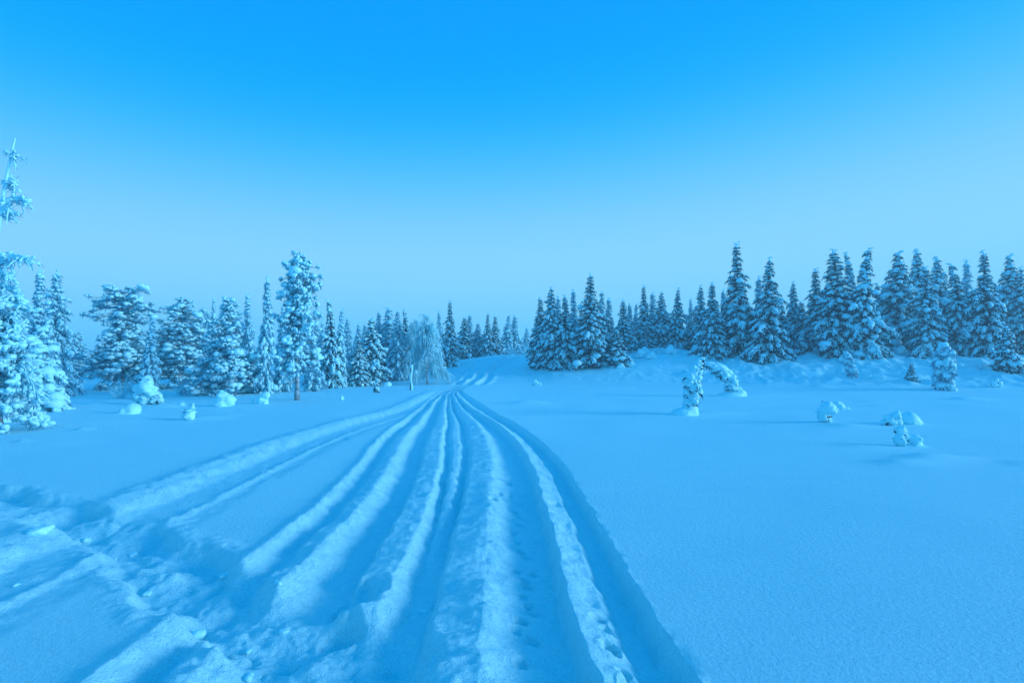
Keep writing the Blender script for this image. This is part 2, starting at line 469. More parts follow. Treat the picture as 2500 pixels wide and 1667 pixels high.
def spruce(seed, Ht, R, prof=None, snow=1.0, cushion=0.0, droop=1.0, whorl=0.30, rimed=0.0, leader='straight', lift=0.03, lean=0.0, bend=0.0, gap=0.0, fine=1.0):
    """snow-laden spruce: whorls of drooping boughs, each bough a fan of snowy fingers over dark needles"""
    r = np.random.default_rng(seed)
    needle, sn, tr, rim = Build(seed + 1), Build(seed + 2), Build(seed + 3), Build(seed + 4)
    TL = trunk_line(Ht, r, lean, bend)
    tz = TL[:, 2] / Ht
    axis = lambda t: np.array((np.interp(t, tz, TL[:, 0]), np.interp(t, tz, TL[:, 1]), t * Ht))
    tr.tube(TL, np.interp(tz, (0, 1), (0.012 * Ht + 0.03, 0.012)), 7)
    if prof is None: prof = ((0, .72), (.06, .95), (.14, 1.0), (.35, .78), (.55, .52), (.68, .34), (.78, .19), (.87, .12), (.95, .09), (1, .06))
    pt = [p[0] for p in prof]; pr = [p[1] for p in prof]
    z = lift * Ht; az = r.uniform(0, 6.28)
    nA, nB, nW = [], [], []
    C, D, L, W, Th = [], [], [], [], []
    bC, bS = [], []
    while z < 0.985 * Ht:
        t = z / Ht
        Rz = R * np.interp(t, pt, pr)
        nb = int(np.clip(round(3 + 5.5 * (Rz / R) ** 0.7 + r.uniform(-.6, .6)), 3, 9))
        for b in range(nb):
            if r.random() < gap: continue
            a = az + 2 * math.pi * b / nb + r.normal(0, 0.22)
            l = Rz * r.uniform(0.58, 1.22) * (1.35 if r.random() < 0.08 else 1) * (1 + 0.30 * math.sin(3.1 * z + 2.0 * math.cos(a + seed)) * math.sin(a * 2 + seed))
            base = axis(min(1, t + r.normal(0, 0.006)))
            e0 = np.interp(t, (0, .5, 1), (-0.15, 0.10, 0.75)) + r.normal(0, 0.10)
            e1 = np.interp(t, (0, .5, 1), (-0.75, -0.80, 0.1)) * droop + r.normal(0, 0.12)
            K = max(2, int(round(l / (0.155 / fine))))
            ds = l / K
            p = base.copy(); h = np.array((math.cos(a), math.sin(a)))
            for k in range(K):
                s = (k + 0.5) / K
                e = e0 + (e1 - e0) * s ** 1.3
                d = np.array((h[0] * math.cos(e), h[1] * math.cos(e), math.sin(e)))
                p = p + d * ds
                if s < 0.16 and l > 0.5: continue
                # main axis snow
                th = (0.05 + 0.05 * r.random()) * (0.8 + 0.5 * min(1, l)) * snow
                if r.random() < 0.35 + 0.6 * snow:
                    C.append(p + (0, 0, th * 0.55)); D.append(d); L.append(ds * r.uniform(.65, .95)); W.append(0.06 + 0.070 * min(1, l) * r.uniform(.6, 1.2)); Th.append(th)
                nA.append(p - d * ds); nB.append(p + d * ds * 1.3 - (0, 0, 0.06)); nW.append(0.06)
                for sd in (-1, 1):
                    tl = (0.40 * l * (1.0 - 0.72 * s) + 0.07) * r.uniform(.7, 1.2)
                    aa = a + sd * r.uniform(.62, .98)
                    ee = e - r.uniform(0.05, 0.40) * droop
                    td = np.array((math.cos(aa) * math.cos(ee), math.sin(aa) * math.cos(ee), math.sin(ee)))
                    m = max(1, int(round(tl / 0.27)))
                    for q in range(m):
                        f0, f1 = q / m, (q + 1) / m
                        c = p + td * tl * (f0 + f1) / 2 - np.array((0, 0, 0.10 * tl * f1 * f1))
                        if r.random() < 0.20 + 0.72 * snow:
                            tt = (0.035 + 0.04 * r.random()) * (0.7 + 0.6 * snow) * (1.05 - 0.35 * f1)
                            C.append(c + (0, 0, tt * 0.6)); D.append(td - (0, 0, 0.2 * f1)); L.append(tl / m * r.uniform(.55, .75)); W.append(0.040 + 0.060 * r.random() * (1.1 - .5 * f1)); Th.append(tt * 1.15)
                        for _ in range(2):
                            o = r.normal(0, 0.05, 3)
                            nA.append(c + o * 0.4); nB.append(c + td * (0.10 + 0.5 * tl / m) + o - (0, 0, r.uniform(.04, .16))); nW.append(0.022 + 0.02 * r.random())
            if cushion and r.random() < cushion:
                rr = r.uniform(0.10, 0.26) * (0.55 + 0.6 * min(1.2, l))
                bC.append(p - d * l * r.uniform(.05, .35) + (0, 0, rr * 0.35)); bS.append(rr)
        az += 1.1 + r.normal(0, .3)
        z += whorl * np.interp(t, (0, 1), (1.0, 0.62)) * r.uniform(.8, 1.2)
    # dark tangle close to the stem
    n = int(55 * Ht)
    t = r.uniform(lift, .93, n) ** 1.15; a = r.uniform(0, 6.28, n)
    rad = R * np.interp(t, pt, pr) * 0.62
    A = np.array([axis(q) for q in t])
    B = A + np.column_stack((np.cos(a) * rad, np.sin(a) * rad, -0.25 * rad + r.normal(0, .08, n)))
    needle.spikes(A, B, 0.04 + 0.08 * rad)
    needle.spikes(nA, nB, nW)
    sn.blobs(C, D, L, W, Th)
    if bC:
        bS = np.array(bS); bD = r.normal(size=(len(bC), 3)); bD[:, 2] *= 0.2
        sn.blobs(bC, bD, bS * r.uniform(.9, 1.35, len(bS)), bS, bS * r.uniform(.6, .9, len(bS)), ELL8, 0.10, 0.25)
    # leader, rimed and often bent over
    tip = axis(1.0); ll = 0.026 * Ht
    if leader == 'hook': pts = [tip - (0, 0, ll), tip + (0.02, 0, 0.2 * ll), tip + (0.30 * ll, 0, 0.75 * ll), tip + (0.85 * ll, 0, 0.80 * ll), tip + (1.25 * ll, 0, 0.45 * ll)]
    elif leader == 'tilt': pts = [tip - (0, 0, ll), tip + (0.05 * ll, 0, 0.2 * ll), tip + (0.25 * ll, 0, 0.7 * ll), tip + (0.6 * ll, 0, 1.2 * ll)]
    else: pts = [tip - (0, 0, ll), tip, tip + (0.04 * ll, 0, 0.6 * ll), tip + (0.02 * ll, 0, 1.1 * ll)]
    sn.tube(pts, np.linspace(0.065, 0.035, len(pts)), 6)
    for k in range(5):
        q = np.array(pts[min(len(pts) - 1, 1 + k // 2)]) - (0, 0, 0.10 * (k % 2)); aa = r.uniform(0, 6.28)
        e = q + np.array((math.cos(aa) * .22, math.sin(aa) * .22, r.uniform(-.05, .10)))
        sn.tube([q, (q + e) / 2 + (0, 0, .02), e], (0.035, 0.035, 0.02), 5)
    parts = [('trunk', tr.mesh('spruce_trunk', M_DBARK)), ('crown', needle.mesh('spruce_crown', M_RIME if rimed else M_NEEDLE)), ('snow_load', sn.mesh('spruce_snow', M_SNOW))]
    return parts

def pine(seed, Ht, prof, base=0.25, lumps=1.0, nl=46, heavy=0.25, rime=M_RIME, skirt=0.0, trunk_r=None, tuft=1.0):
    """Scots pine under rime and snow: limbs that carry cauliflower-like snowy tufts"""
    r = np.random.default_rng(seed)
    tr, nd, sn, wd = Build(seed + 1), Build(seed + 2), Build(seed + 3), Build(seed + 4)
    TL = trunk_line(Ht * 0.97, r)
    tz = TL[:, 2] / TL[-1, 2]
    rb = trunk_r or 0.016 * Ht
    tr.tube(TL, np.interp(tz, (0, .03, .5, 1), (rb * 1.25, rb, rb * .75, rb * .18)), 9)
    pt = [p[0] for p in prof]; pr = [p[1] for p in prof]
    C, D, L, W, Th, A, B, Wd = [], [], [], [], [], [], [], []
    bC, bS = [], []
    gold = r.uniform(0, 6.28)
    for i in range(nl):
        t = base + (0.985 - base) * ((i + r.uniform(0, 1)) / nl)
        l = np.interp(t, pt, pr) * Ht * r.uniform(.65, 1.12)
        a = gold + i * 2.39996 + r.normal(0, .25)
        e = np.interp(t, (base, .7, 1), (-0.30, -0.02, 0.6)) + r.normal(0, .15)
        p0 = np.array((np.interp(t, tz, TL[:, 0]), np.interp(t, tz, TL[:, 1]), t * Ht * .97))
        h = np.array((math.cos(a), math.sin(a)))
        q = np.linspace(0, 1, 5)
        P = p0 + np.column_stack((h[0] * q * l * math.cos(e), h[1] * q * l * math.cos(e), q * l * math.sin(e) - 0.28 * l * q ** 2 + 0.10 * l * np.sin(q * 3)))
        wd.tube(P, np.linspace(0.035 + 0.012 * l, 0.015, 5), 5)
        nt = max(2, int(round(l / 0.16)))
        for k in range(nt):
            s = 0.25 + 0.78 * (k + r.uniform(.2, .8)) / nt
            c = np.array([np.interp(min(s, 1), q, P[:, m]) for m in range(3)])
            off = r.normal(0, 0.17 * l * 0.6 + 0.06, 3) * (1, 1, .95); c = c + off
            wd.spikes([c - off], [c], 0.014)
            rt = r.uniform(.10, .19) * tuft * (0.8 + 0.35 * min(1.2, l))
            nb = 7
            for _ in range(nb):
                v = r.normal(size=3); v[2] = abs(v[2]) * 0.7 + 0.1; v /= np.linalg.norm(v)
                C.append(c + v * rt * 0.75); D.append(r.normal(size=3) * (1, 1, .4)); L.append(rt * r.uniform(.42, .80)); W.append(rt * r.uniform(.34, .60)); Th.append(rt * r.uniform(.32, .52) * lumps)
            for _ in range(17):
                v = r.normal(size=3); v[2] = v[2] * 0.85 - 0.18; v /= np.linalg.norm(v)
                A.append(c + v * rt * 0.15); B.append(c + v * rt * r.uniform(1.1, 1.75)); Wd.append(rt * 0.13)
            if r.random() < heavy:
                for _ in range(int(r.integers(2, 5))):
                    bC.append(c + r.normal(0, .75, 3) * rt * (1, 1, .6) + (0, 0, rt * .35)); bS.append(rt * r.uniform(.55, 1.15))
        if skirt and t < base + 0.28 and r.random() < skirt:      # bare frosted twigs under the crown
            for _ in range(16):
                s = r.uniform(.3, 1); c = np.array([np.interp(s, q, P[:, m]) for m in range(3)])
                v = np.array((h[0], h[1], -r.uniform(.3, 1.4))) + r.normal(0, .45, 3)
                A.append(c); B.append(c + v * r.uniform(.25, .55)); Wd.append(0.016)
    n = int(30 * Ht); t = r.uniform(base, .9, n); a = r.uniform(0, 6.28, n); rad = np.interp(t, pt, pr) * Ht * 0.55
    X = np.column_stack((np.interp(t, tz, TL[:, 0]), np.interp(t, tz, TL[:, 1]), t * Ht * .97))
    nd.spikes(X, X + np.column_stack((np.cos(a) * rad, np.sin(a) * rad, r.normal(-.1, .1, n))), 0.05 + 0.06 * rad)
    nd.spikes(A, B, Wd)
    sn.blobs(C, D, L, W, Th)
    if bC:
        bS = np.array(bS); bD = r.normal(size=(len(bC), 3)); bD[:, 2] *= .2
        sn.blobs(bC, bD, bS * r.uniform(.9, 1.5, len(bS)), bS, bS * r.uniform(.6, .95, len(bS)), ELL7, 0.2, 0.15)
    return [('trunk', tr.mesh('pine_trunk', M_BARK)), ('limbs', wd.mesh('pine_limbs', M_BARK)), ('crown', nd.mesh('pine_crown', rime)), ('snow_load', sn.mesh('pine_snow', M_SNOW))]

def birch(seed, Ht, R, stems=2, nl=20):
    """weeping birch whose twigs hang down white with hoar frost"""
    r = np.random.default_rng(seed)
    tr, tw, fr = Build(seed), Build(seed + 1), Build(seed + 2)
    for s in range(stems):
        ph = r.uniform(0, 6.28); lx = r.uniform(-.10, .10) * Ht
        n = 8; t = np.linspace(0, 1, n)
        top = Ht * r.uniform(.78, .97) if s else Ht * .96
        TL = np.column_stack((lx * t ** 1.4, 0.06 * Ht * np.sin(t * 2 + ph) * t, top * t))
        tr.tube(TL, np.linspace(0.010 * Ht + .02, .012, n), 6)
        for i in range(nl):
            u = r.uniform(.22, 1.0)
            p0 = np.array([np.interp(u, t, TL[:, k]) for k in range(3)])
            a = i * 2.4 + r.normal(0, .3); h = np.array((math.cos(a), math.sin(a)))
            l = R * (0.95 - 0.70 * max(0, u - .3) / .7) * r.uniform(.6, 1.1)
            rise = r.uniform(.10, .45) * l
            q = np.linspace(0, 1, 7)
            fall = min(p0[2] * .85, l * r.uniform(.7, 1.5))
            P = p0 + np.column_stack((h[0] * l * q ** .8, h[1] * l * q ** .8, rise * np.sin(q * 2.2) - fall * q ** 2.6))
            P[:, 2] = np.maximum(P[:, 2], 0.1)
            tw.tube(P, np.linspace(.050, .026, 7), 5)
            m = int(34 + 24 * l)
            for k in range(m):
                s1 = r.uniform(.15, 1.0)
                c = np.array([np.interp(s1, q, P[:, e]) for e in range(3)])
                v = np.array((h[0] * .55, h[1] * .55, .25)) + r.normal(0, .45, 3)
                ln = r.uniform(.25, .75)
                Q = [c, c + v * ln * .35, c + v * ln * .62 - (0, 0, ln * .25), c + v * ln * .75 - (0, 0, ln * .75)]
                Q = [np.array((w[0], w[1], max(w[2], .05))) for w in Q]
                tw.tube(Q, (0.026, .026, .022, .010), 3)
                A = [Q[1 + (e % 3)] - r.uniform(0, .15) * v for e in range(6)]
                tw.spikes(A, [w + np.array((r.normal(0, .10), r.normal(0, .10), -r.uniform(.08, .28))) for w in A], 0.014)
                if r.random() < .30: fr.blobs([c + v * ln * .3], [v], [ln * .28], [.045], [.04])
    return [('trunk', tr.mesh('birch_trunk', M_BARK)), ('crown', tw.mesh('birch_twigs', M_FROST)), ('snow_load', fr.mesh('birch_snow', M_SNOW))]

def shrub(seed, Ht, R, n=26):
    r = np.random.default_rng(seed); tw = Build(seed)
    for i in range(n):
        a = r.uniform(0, 6.28); e = r.uniform(.5, 1.45); l = Ht * r.uniform(.55, 1.0) / max(.55, math.sin(e))
        b = np.array((math.cos(a), math.sin(a), 0)) * R * .25 * r.random()
        d = np.array((math.cos(a) * math.cos(e), math.sin(a) * math.cos(e), math.sin(e)))
        l = min(l, R / max(.2, math.cos(e)))
        q = np.linspace(0, 1, 5)[:, None]
        P = b + d * l * q + np.column_stack((np.zeros(5), np.zeros(5), 0.1 * l * np.sin(q[:, 0] * 3)))
        tw.tube(P, np.linspace(.018, .008, 5), 4)
        for k in range(9):
            c = b + d * l * r.uniform(.3, 1); v = d + r.normal(0, .55, 3)
            tw.spikes([c], [c + v * r.uniform(.12, .32) * Ht], .012)
    return [('twigs', tw.mesh('shrub_twigs', M_FROST))]

def place(name, parts, x, y, z, sx, sy, sz, rot, label, cat, group=None):
    root = bpy.data.objects.new(name, None); link(root)
    root.empty_display_size = 0.2
    root.location = (x, y, z); root.scale = (sx, sy, sz); root.rotation_euler = (0, 0, rot)
    for pn, me in parts:
        c = link(bpy.data.objects.new(pn, me), root)
        if pn != 'trunk': c['kind'] = 'stuff'
    return tag(root, label, cat, group)

# ------------------------------------------------------------------ prototypes (unit: metres; every tree reuses one, turned and scaled)
P_COL = ((0, .80), (.06, 1.0), (.3, .95), (.55, .70), (.72, .42), (.84, .22), (.92, .14), (1, .07))
P_SLIM = ((0, .9), (.1, 1.0), (.4, .85), (.6, .62), (.7, .38), (.85, .22), (1, .08))
P_WIDE = ((0, .85), (.08, 1.0), (.2, .96), (.4, .74), (.6, .46), (.75, .23), (.85, .13), (.93, .09), (1, .05))
PROTO = {
    'sA': (spruce(101, 8.0, 1.35, None, 0.95, 0.10, leader='tilt', bend=.012, gap=.08), 8.0, 1.35),
    'sB': (spruce(202, 8.0, 1.55, P_WIDE, 0.92, 0.08, 1.1, leader='hook', lean=.01, gap=.10), 8.0, 1.55),
    'sC': (spruce(303, 8.0, 1.25, P_COL, 1.0, 0.16, 1.1, leader='straight', gap=.06), 8.0, 1.25),
    'sD': (spruce(404, 8.0, 1.45, None, 1.1, 0.38, 1.35, leader='hook', bend=0.045, gap=.12), 8.0, 1.45),
    'sE': (spruce(505, 8.0, 1.40, P_COL, 1.15, 0.60, 1.5, leader='hook', bend=.03, gap=.08), 8.0, 1.40),
    'sF': (spruce(606, 6.0, 1.25, P_WIDE, 1.0, 0.12, 1.0, leader='tilt', gap=.06), 6.0, 1.25),
    'sG': (spruce(707, 7.0, 0.75, P_SLIM, 0.95, 0.12, 1.5, leader='straight', rimed=1, bend=-.015, gap=.1), 7.0, 0.75),
    'sH': (spruce(808, 7.0, 1.15, P_COL, 0.95, 0.10, 1.2, leader='straight', rimed=1, gap=.06), 7.0, 1.15),
    'sI': (spruce(909, 7.0, 1.2, None, 1.1, 0.30, 1.3, leader='tilt', rimed=1, bend=.03, gap=.1), 7.0, 1.2),
    'sJ': (spruce(911, 3.0, 0.85, P_WIDE, 1.0, 0.10, 0.9, whorl=0.22, fine=1.15), 3.0, 0.85),
    'sK': (spruce(913, 2.0, 0.42, P_COL, 1.2, 0.35, 1.2, whorl=0.15, fine=1.4, bend=.05), 2.0, 0.42),
    'sM': (spruce(915, 2.4, 0.40, ((0, .8), (.2, 1), (.5, .95), (.75, .75), (.9, .5), (1, .2)), 1.35, 0.6, 1.3, whorl=0.13, rimed=1, fine=1.3), 2.4, 0.40),
}
PROTO.update({
    'pA': (pine(31, 6.5, ((.13, .08), (.17, .13), (.25, .150), (.34, .142), (.42, .128), (.5, .115), (.6, .128), (.68, .10), (.73, .135), (.76, .115), (.82, .12), (.88, .10), (.93, .07), (.98, .03)), 0.23, 1.0, 110, 0.16, M_RIME, 0.3, None, 0.82), 6.5, 0.95),
    'pB': (pine(32, 6.2, ((.10, .22), (.25, .26), (.40, .24), (.55, .17), (.66, .11), (.74, .13), (.80, .21), (.88, .20), (.95, .15), (1, .08)), 0.12, 0.9, 70, 0.10, M_RIME, 0.5, None, 0.95), 6.2, 1.5),
    'pC': (pine(33, 6.0, ((.06, .24), (.15, .31), (.28, .27), (.45, .21), (.62, .15), (.8, .10), (.92, .06), (1, .03)), 0.10, 0.95, 80, 0.16, M_RIME, 0.9, None, 0.95), 6.0, 1.75),
    'pD': (pine(34, 6.0, ((.05, .14), (.2, .17), (.45, .16), (.65, .14), (.82, .12), (.93, .06), (1, .03)), 0.08, 0.9, 70, 0.10, M_RIME, 0.4, None, 0.95), 6.0, 1.0),
    'bA': (birch(51, 5.4, 1.75, 2, 22), 5.4, 1.75),
    'bB': (birch(52, 5.4, 1.2, 1, 18), 5.4, 1.2),
    'hA': (shrub(61, 1.0, 0.6), 1.0, 0.6),
})

# ------------------------------------------------------------------ trees: where the photograph shows them
def d_for(px, row):
    """distance at which the ground is seen in this row of this column"""
    d = np.linspace(8, 62, 700)
    z = terrain((px - CX) / F * d, d)
    rows = HY + (H - z) / d * F
    ok = np.nonzero(rows <= row)[0]
    return float(d[ok[0]]) if len(ok) else float(d[np.argmin(rows)])

ROT = np.random.default_rng(77)
NAME = {'s': ('spruce_tree', 'spruce'), 'p': ('pine_tree', 'pine'), 'b': ('birch_tree', 'birch'), 'h': ('frosted_shrub', 'shrub')}
def tree(proto, px, top, width, label, base=None, d=None, group=None, tilt=0.0, rot=None, name=None, cat=None, sink=0.10):
    parts, Hp, Rp = PROTO[proto]
    if d is None: d = d_for(px, base)
    x = (px - CX) / F * d
    z = float(terrain(np.array([x]), np.array([d]))[0]) - sink
    Ht = H + (HY - top) / F * d - z
    k = Ht / (Hp * (1.03 if proto[0] == 's' else 1.0))
    w = width / 2 / F * d / Rp
    w = min(max(w, 0.40 * k), 1.7 * k)
    nm, ct = NAME[proto[0]]
    o = place(name or nm, parts, x, d, z, w, w, k, ROT.uniform(0, 6.28) if rot is None else rot, label, cat or ct, group)
    if tilt: o.rotation_euler = (0, tilt, 0)
    return o

GL, GR, GM = 'snowy trees along the left edge of the field', 'snowy spruces on the right bank', 'small trees on the rise at the end of the tracks'
T = tree
# left wood
T('sG', 88, 655, 58, 'very slim rimed spruce beside a fuller one at far left', 962, group=GL)
T('sH', 135, 662, 96, 'tall full rimed spruce just right of the slimmest one at far left', 966, group=GL)
T('pB', 300, 706, 158, 'old rimed pine with a broad flat top and bare upper trunk', 950, group=GL, rot=1.2)
T('sI', 367, 777, 62, 'young spruce rising behind the snow-domed bush on the left', 972, group=GL)
T('pD', 443, 720, 116, 'bushy rimed pine left of the frosted birch', 948, group=GL)
T('bB', 488, 738, 84, 'frosted drooping birch squeezed between two rimed pines', d=36, group=GL)
T('pC', 555, 720, 178, 'wide rimed pine with bare frosted lower twigs above a snow lump', 962, group=GL, rot=0.4)
T('sI', 520, 726, 40, 'thin spruce top poking out behind the left of the wide pine', d=35, group=GL)
T('sI', 603, 716, 62, 'spruce with a tilted tip behind the right of the wide pine', d=33, group=GL)
T('sG', 651, 675, 46, 'very slender dark spruce column left of the tallest pine', 960, group=GL)
T('pA', 727, 606, 102, 'tallest pine with heavy round snow lumps and bare trunk', 976, group=GL, rot=2.0)
T('sH', 622, 845, 26, 'short thin spruce at the foot of the slender spruce column', 944, group=GL)
T('sI', 690, 790, 60, 'low dark spruce filling the gap left of the tallest pine trunk', d=28, group=GL)
T('sI', 765, 800, 54, 'low dark spruce half hidden behind the right of the tallest pine', d=29, group=GL)
T('sD', 809, 731, 65, 'snow-lumped spruce with a bent tip right of the tallest pine', d=33, group=GL)
T('sI', 829, 754, 54, 'thinner spruce touching the right side of the snow-lumped spruce', d=34, group=GL)
T('sI', 787, 786, 52, 'smaller spruce leaning on the left of the snow-lumped spruce', 936, group=GL)
T('sF', 820, 864, 44, 'knee-high spruce in front of the bent-tip snow-lumped spruce', 943, group=GL)
T('sI', 871, 790, 57, 'pale spruce behind the small dark one left of the drooping arch of snow', d=40, group=GL)
T('sC', 876, 824, 49, 'small dark spruce with a snowy foot near the snow ball', 943, group=GL)
T('sH', 890, 790, 41, 'thin spire rising between the pale spruce and the heavy snowy one', d=42, group=GL)
T('sE', 905, 776, 90, 'spruce so loaded that its snow droops like a curtain', d=37, group=GL)
T('sH', 924, 761, 48, 'thin spruce spire right behind the curtain of drooping snow', d=44, group=GL)
T('sI', 950, 750, 100, 'full spruce left of the weeping birch reaching to the ground', 926, group=GL)
T('sH', 971, 757, 55, 'spruce spire with a slanting tip just left of the birches', d=42, group=GL)
T('sD', 992, 754, 54, 'spruce with a hooked tip behind the birch crown', d=45, group=GL)
T('bB', 1006, 768, 64, 'frosted birch standing close behind the left of the weeping birch', d=42, group=GL)
T('bA', 1044, 765, 106, 'large weeping birch white with frost down to the ground', 938, group=GL, rot=0.3)
# hazy trees behind the left wood
for px, top, w, d, pr, lb in (
        (200, 838, 60, 50, 'sI', 'hazy low spruce in the gap right of the full rimed spruce'),
        (222, 852, 50, 55, 'pD', 'faint low pine in the middle of the gap at far left'),
        (238, 845, 44, 52, 'sI', 'hazy spruce reaching toward the flat-topped pine from its left'),
        (800, 792, 60, 47, 'sH', 'hazy spruce between the snow-lumped spruce and the smaller one on its left'),
        (843, 776, 56, 48, 'sI', 'hazy spruce right of the thinner spruce with no lumps'),
        (936, 792, 60, 50, 'sH', 'hazy spruce low between the curtain of snow and the full spruce'),
        (962, 800, 60, 50, 'sI', 'hazy spruce low behind the full spruce by the birches'),
        (388, 790, 70, 48, 'bB', 'hazy birch crown showing right of the young spruce above the bush'),
        (410, 782, 60, 50, 'pD', 'hazy pine behind the left of the bushy rimed pine'),
        (345, 800, 60, 47, 'pD', 'pale pine between the flat-topped pine and the young spruce'),
        (505, 775, 60, 44, 'sI', 'hazy spruce standing below the squeezed frosted birch'),
        (575, 770, 60, 42, 'pD', 'pale pine filling in behind the right shoulder of the wide pine'),
        (690, 745, 56, 40, 'sI', 'hazy spruce directly behind the left of the tallest pine crown'),
        (770, 752, 56, 42, 'sI', 'hazy spruce directly behind the right of the tallest pine crown'),
        (850, 800, 50, 50, 'sI', 'faint low spruce between the snow-lumped spruce and the pale one'),
        (40, 760, 80, 36, 'sI', 'hazy spruce behind the foot of the tall frosted tree'),
        (175, 800, 60, 40, 'pD', 'hazy pine close behind the full rimed spruce at far left')):
    T(pr, px, top, w, lb, d=d, group='hazy trees behind the left wood')
# the rise in the middle
T('sI', 1074, 760, 42, 'narrow spruce peeping out between the weeping birch and the fuller spruce', d=54, group=GM)
T('sA', 1097, 733, 54, 'tallest spruce on the rise right of the weeping birch', 893, group=GM)
T('sC', 1134, 772, 52, 'rounded spruce second from the birch on the rise', d=57, group=GM)
T('sG', 1148, 767, 32, 'slim spire leaning against the rounded spruce on the rise', d=60, group=GM)
T('sH', 1166, 788, 42, 'lower dark spruce in the gap on the rise left of the trail', d=58, group=GM)
T('sB', 1190, 763, 42, 'dark cone-shaped spruce left of where the trail tops the rise', d=57, group=GM)
T('sA', 1209, 770, 46, 'broad-skirted spruce beside the spot where the trail tops the rise', d=58, group=GM)
T('sI', 1238, 769, 52, 'pale spruce standing behind the trail at the top of the rise', d=62, group=GM)
T('sG', 1256, 769, 37, 'slim spruce to the right of the pale one behind the trail', d=63, group=GM)
T('sI', 1284, 798, 40, 'low far spruce in the notch left of the dark bank trees', d=66, group=GM)
T('hA', 1278, 836, 92, 'wide frosted willow thicket on the crest beside the trail', d=56, name='willow_thicket', cat='shrub')
# right bank, front row and the row behind
T('sA', 1320, 725, 70, 'dark leftmost spruce of the right bank', 893, group=GR)
T('sC', 1346, 699, 68, 'taller spruce with a slanting tip next to the leftmost bank spruce', 895, group=GR)
T('sG', 1362, 722, 38, 'thin pale top behind the second spruce of the right bank', d=50, group=GR)
T('sB', 1381, 718, 79, 'hook-topped spruce left of the thin tall spire on the bank', 895, group=GR)
T('sG', 1402, 705, 38, 'tall thin spire behind the hook-topped spruce', d=48, group=GR)
T('sA', 1443, 667, 100, 'tall shaggy spruce with a curled tip, highest of the left group on the bank', 893, group=GR)
T('sD', 1468, 708, 59, 'spruce with a strongly hooked tip behind the shaggy one', d=47, group=GR)
T('sG', 1486, 726, 38, 'slim dark spire right of the strongly hooked spruce', d=48, group=GR)
T('sJ', 1506, 806, 70, 'low full spruce in front of the gap in the bank trees', 890, group=GR)
T('sC', 1522, 731, 52, 'upright spruce rising straight behind the low full one', d=46, group=GR)
T('sG', 1538, 740, 31, 'thinnest spire on the bank right of the upright spruce', d=50, group=GR)
T('sI', 1552, 741, 38, 'faint grey spruce between the thinnest spire and the tilted-tip one', d=52, group=GR)
T('sA', 1572, 695, 56, 'spruce with a tilted feathery tip above the snow humps', d=49, group=GR)
T('sG', 1594, 712, 41, 'double-spired narrow spruce right of the feathery tip', d=52, group=GR)
T('sF', 1578, 790, 52, 'short spruce hugging the snow humps at the crest', 851, group=GR)
T('sC', 1617, 710, 52, 'evenly pointed spruce on the highest part of the crest', d=49, group=GR)
T('sB', 1655, 701, 59, 'bare-topped spruce standing alone in the middle of the bank row', d=48.5, group=GR)
T('sI', 1687, 729, 45, 'small blurred spruce behind the bank left of the wide dark one', d=53, group=GR)
T('sC', 1713, 695, 50, 'slender spruce with cross-shaped twigs at its tip', d=48, group=GR)
T('sB', 1740, 688, 86, 'wide dark spruce whose lowest boughs touch a snow lump', 868, group=GR)
T('sG', 1769, 706, 41, 'narrow spruce squeezed behind the left of the tallest bank spruce', d=49, group=GR)
T('sA', 1800, 590, 102, 'tallest spruce of the whole right bank with a long thin spire', 869, group=GR, rot=0.5)
T('sI', 1832, 735, 50, 'half hidden spruce between the two tallest dark ones', d=48, group=GR)
T('sG', 1858, 674, 49, 'spruce top leaning behind the left of the second tallest', d=47, group=GR)
T('sB', 1879, 626, 111, 'second tallest dark spruce with dense finger-like boughs', 872, group=GR)
T('sC', 1940, 686, 52, 'short pointed spruce in the dip between taller bank trees', d=46, group=GR)
T('sA', 1993, 654, 86, 'double-topped spruce with flat drooping boughs', d=44, group=GR)
T('sC', 2042, 606, 111, 'bushy tall spruce with a dead twig sticking out left of its top', 867, group=GR)
T('sD', 2084, 610, 74, 'snow-heavy spruce with a nodding tip between two front trees', d=45, group=GR)
T('sD', 2113, 601, 106, 'tall spruce with a thick top bowed to the right', 868, group=GR, rot=0.0)
T('sE', 2191, 611, 119, 'spruce buried under big smooth snow cushions on its shoulders', d=43, group=GR)
T('sE', 2251, 606, 91, 'snow-choked spruce with two drooping arms near the top', d=43.5, group=GR)
T('sC', 2267, 650, 76, 'lumpy column spruce standing in front of the two-armed one', 866, group=GR)
T('sE', 2301, 624, 89, 'spruce bent into a drooping dome of snow at its top', d=44, group=GR)
T('sD', 2344, 640, 91, 'dark-bottomed spruce with round snow balls up its middle', 863, group=GR)
T('sG', 2365, 633, 49, 'spruce top like a small cross behind the ball-covered spruce', d=45, group=GR)
T('sB', 2412, 609, 104, 'spruce with a forked tip and sagging right boughs near the right edge', 872, group=GR)
T('sE', 2466, 618, 89, 'heavy white spruce with a star-shaped tip close to the right edge', d=42, group=GR)
T('sC', 2500, 650, 74, 'spruce cut off by the right edge of the view', 862, group=GR)
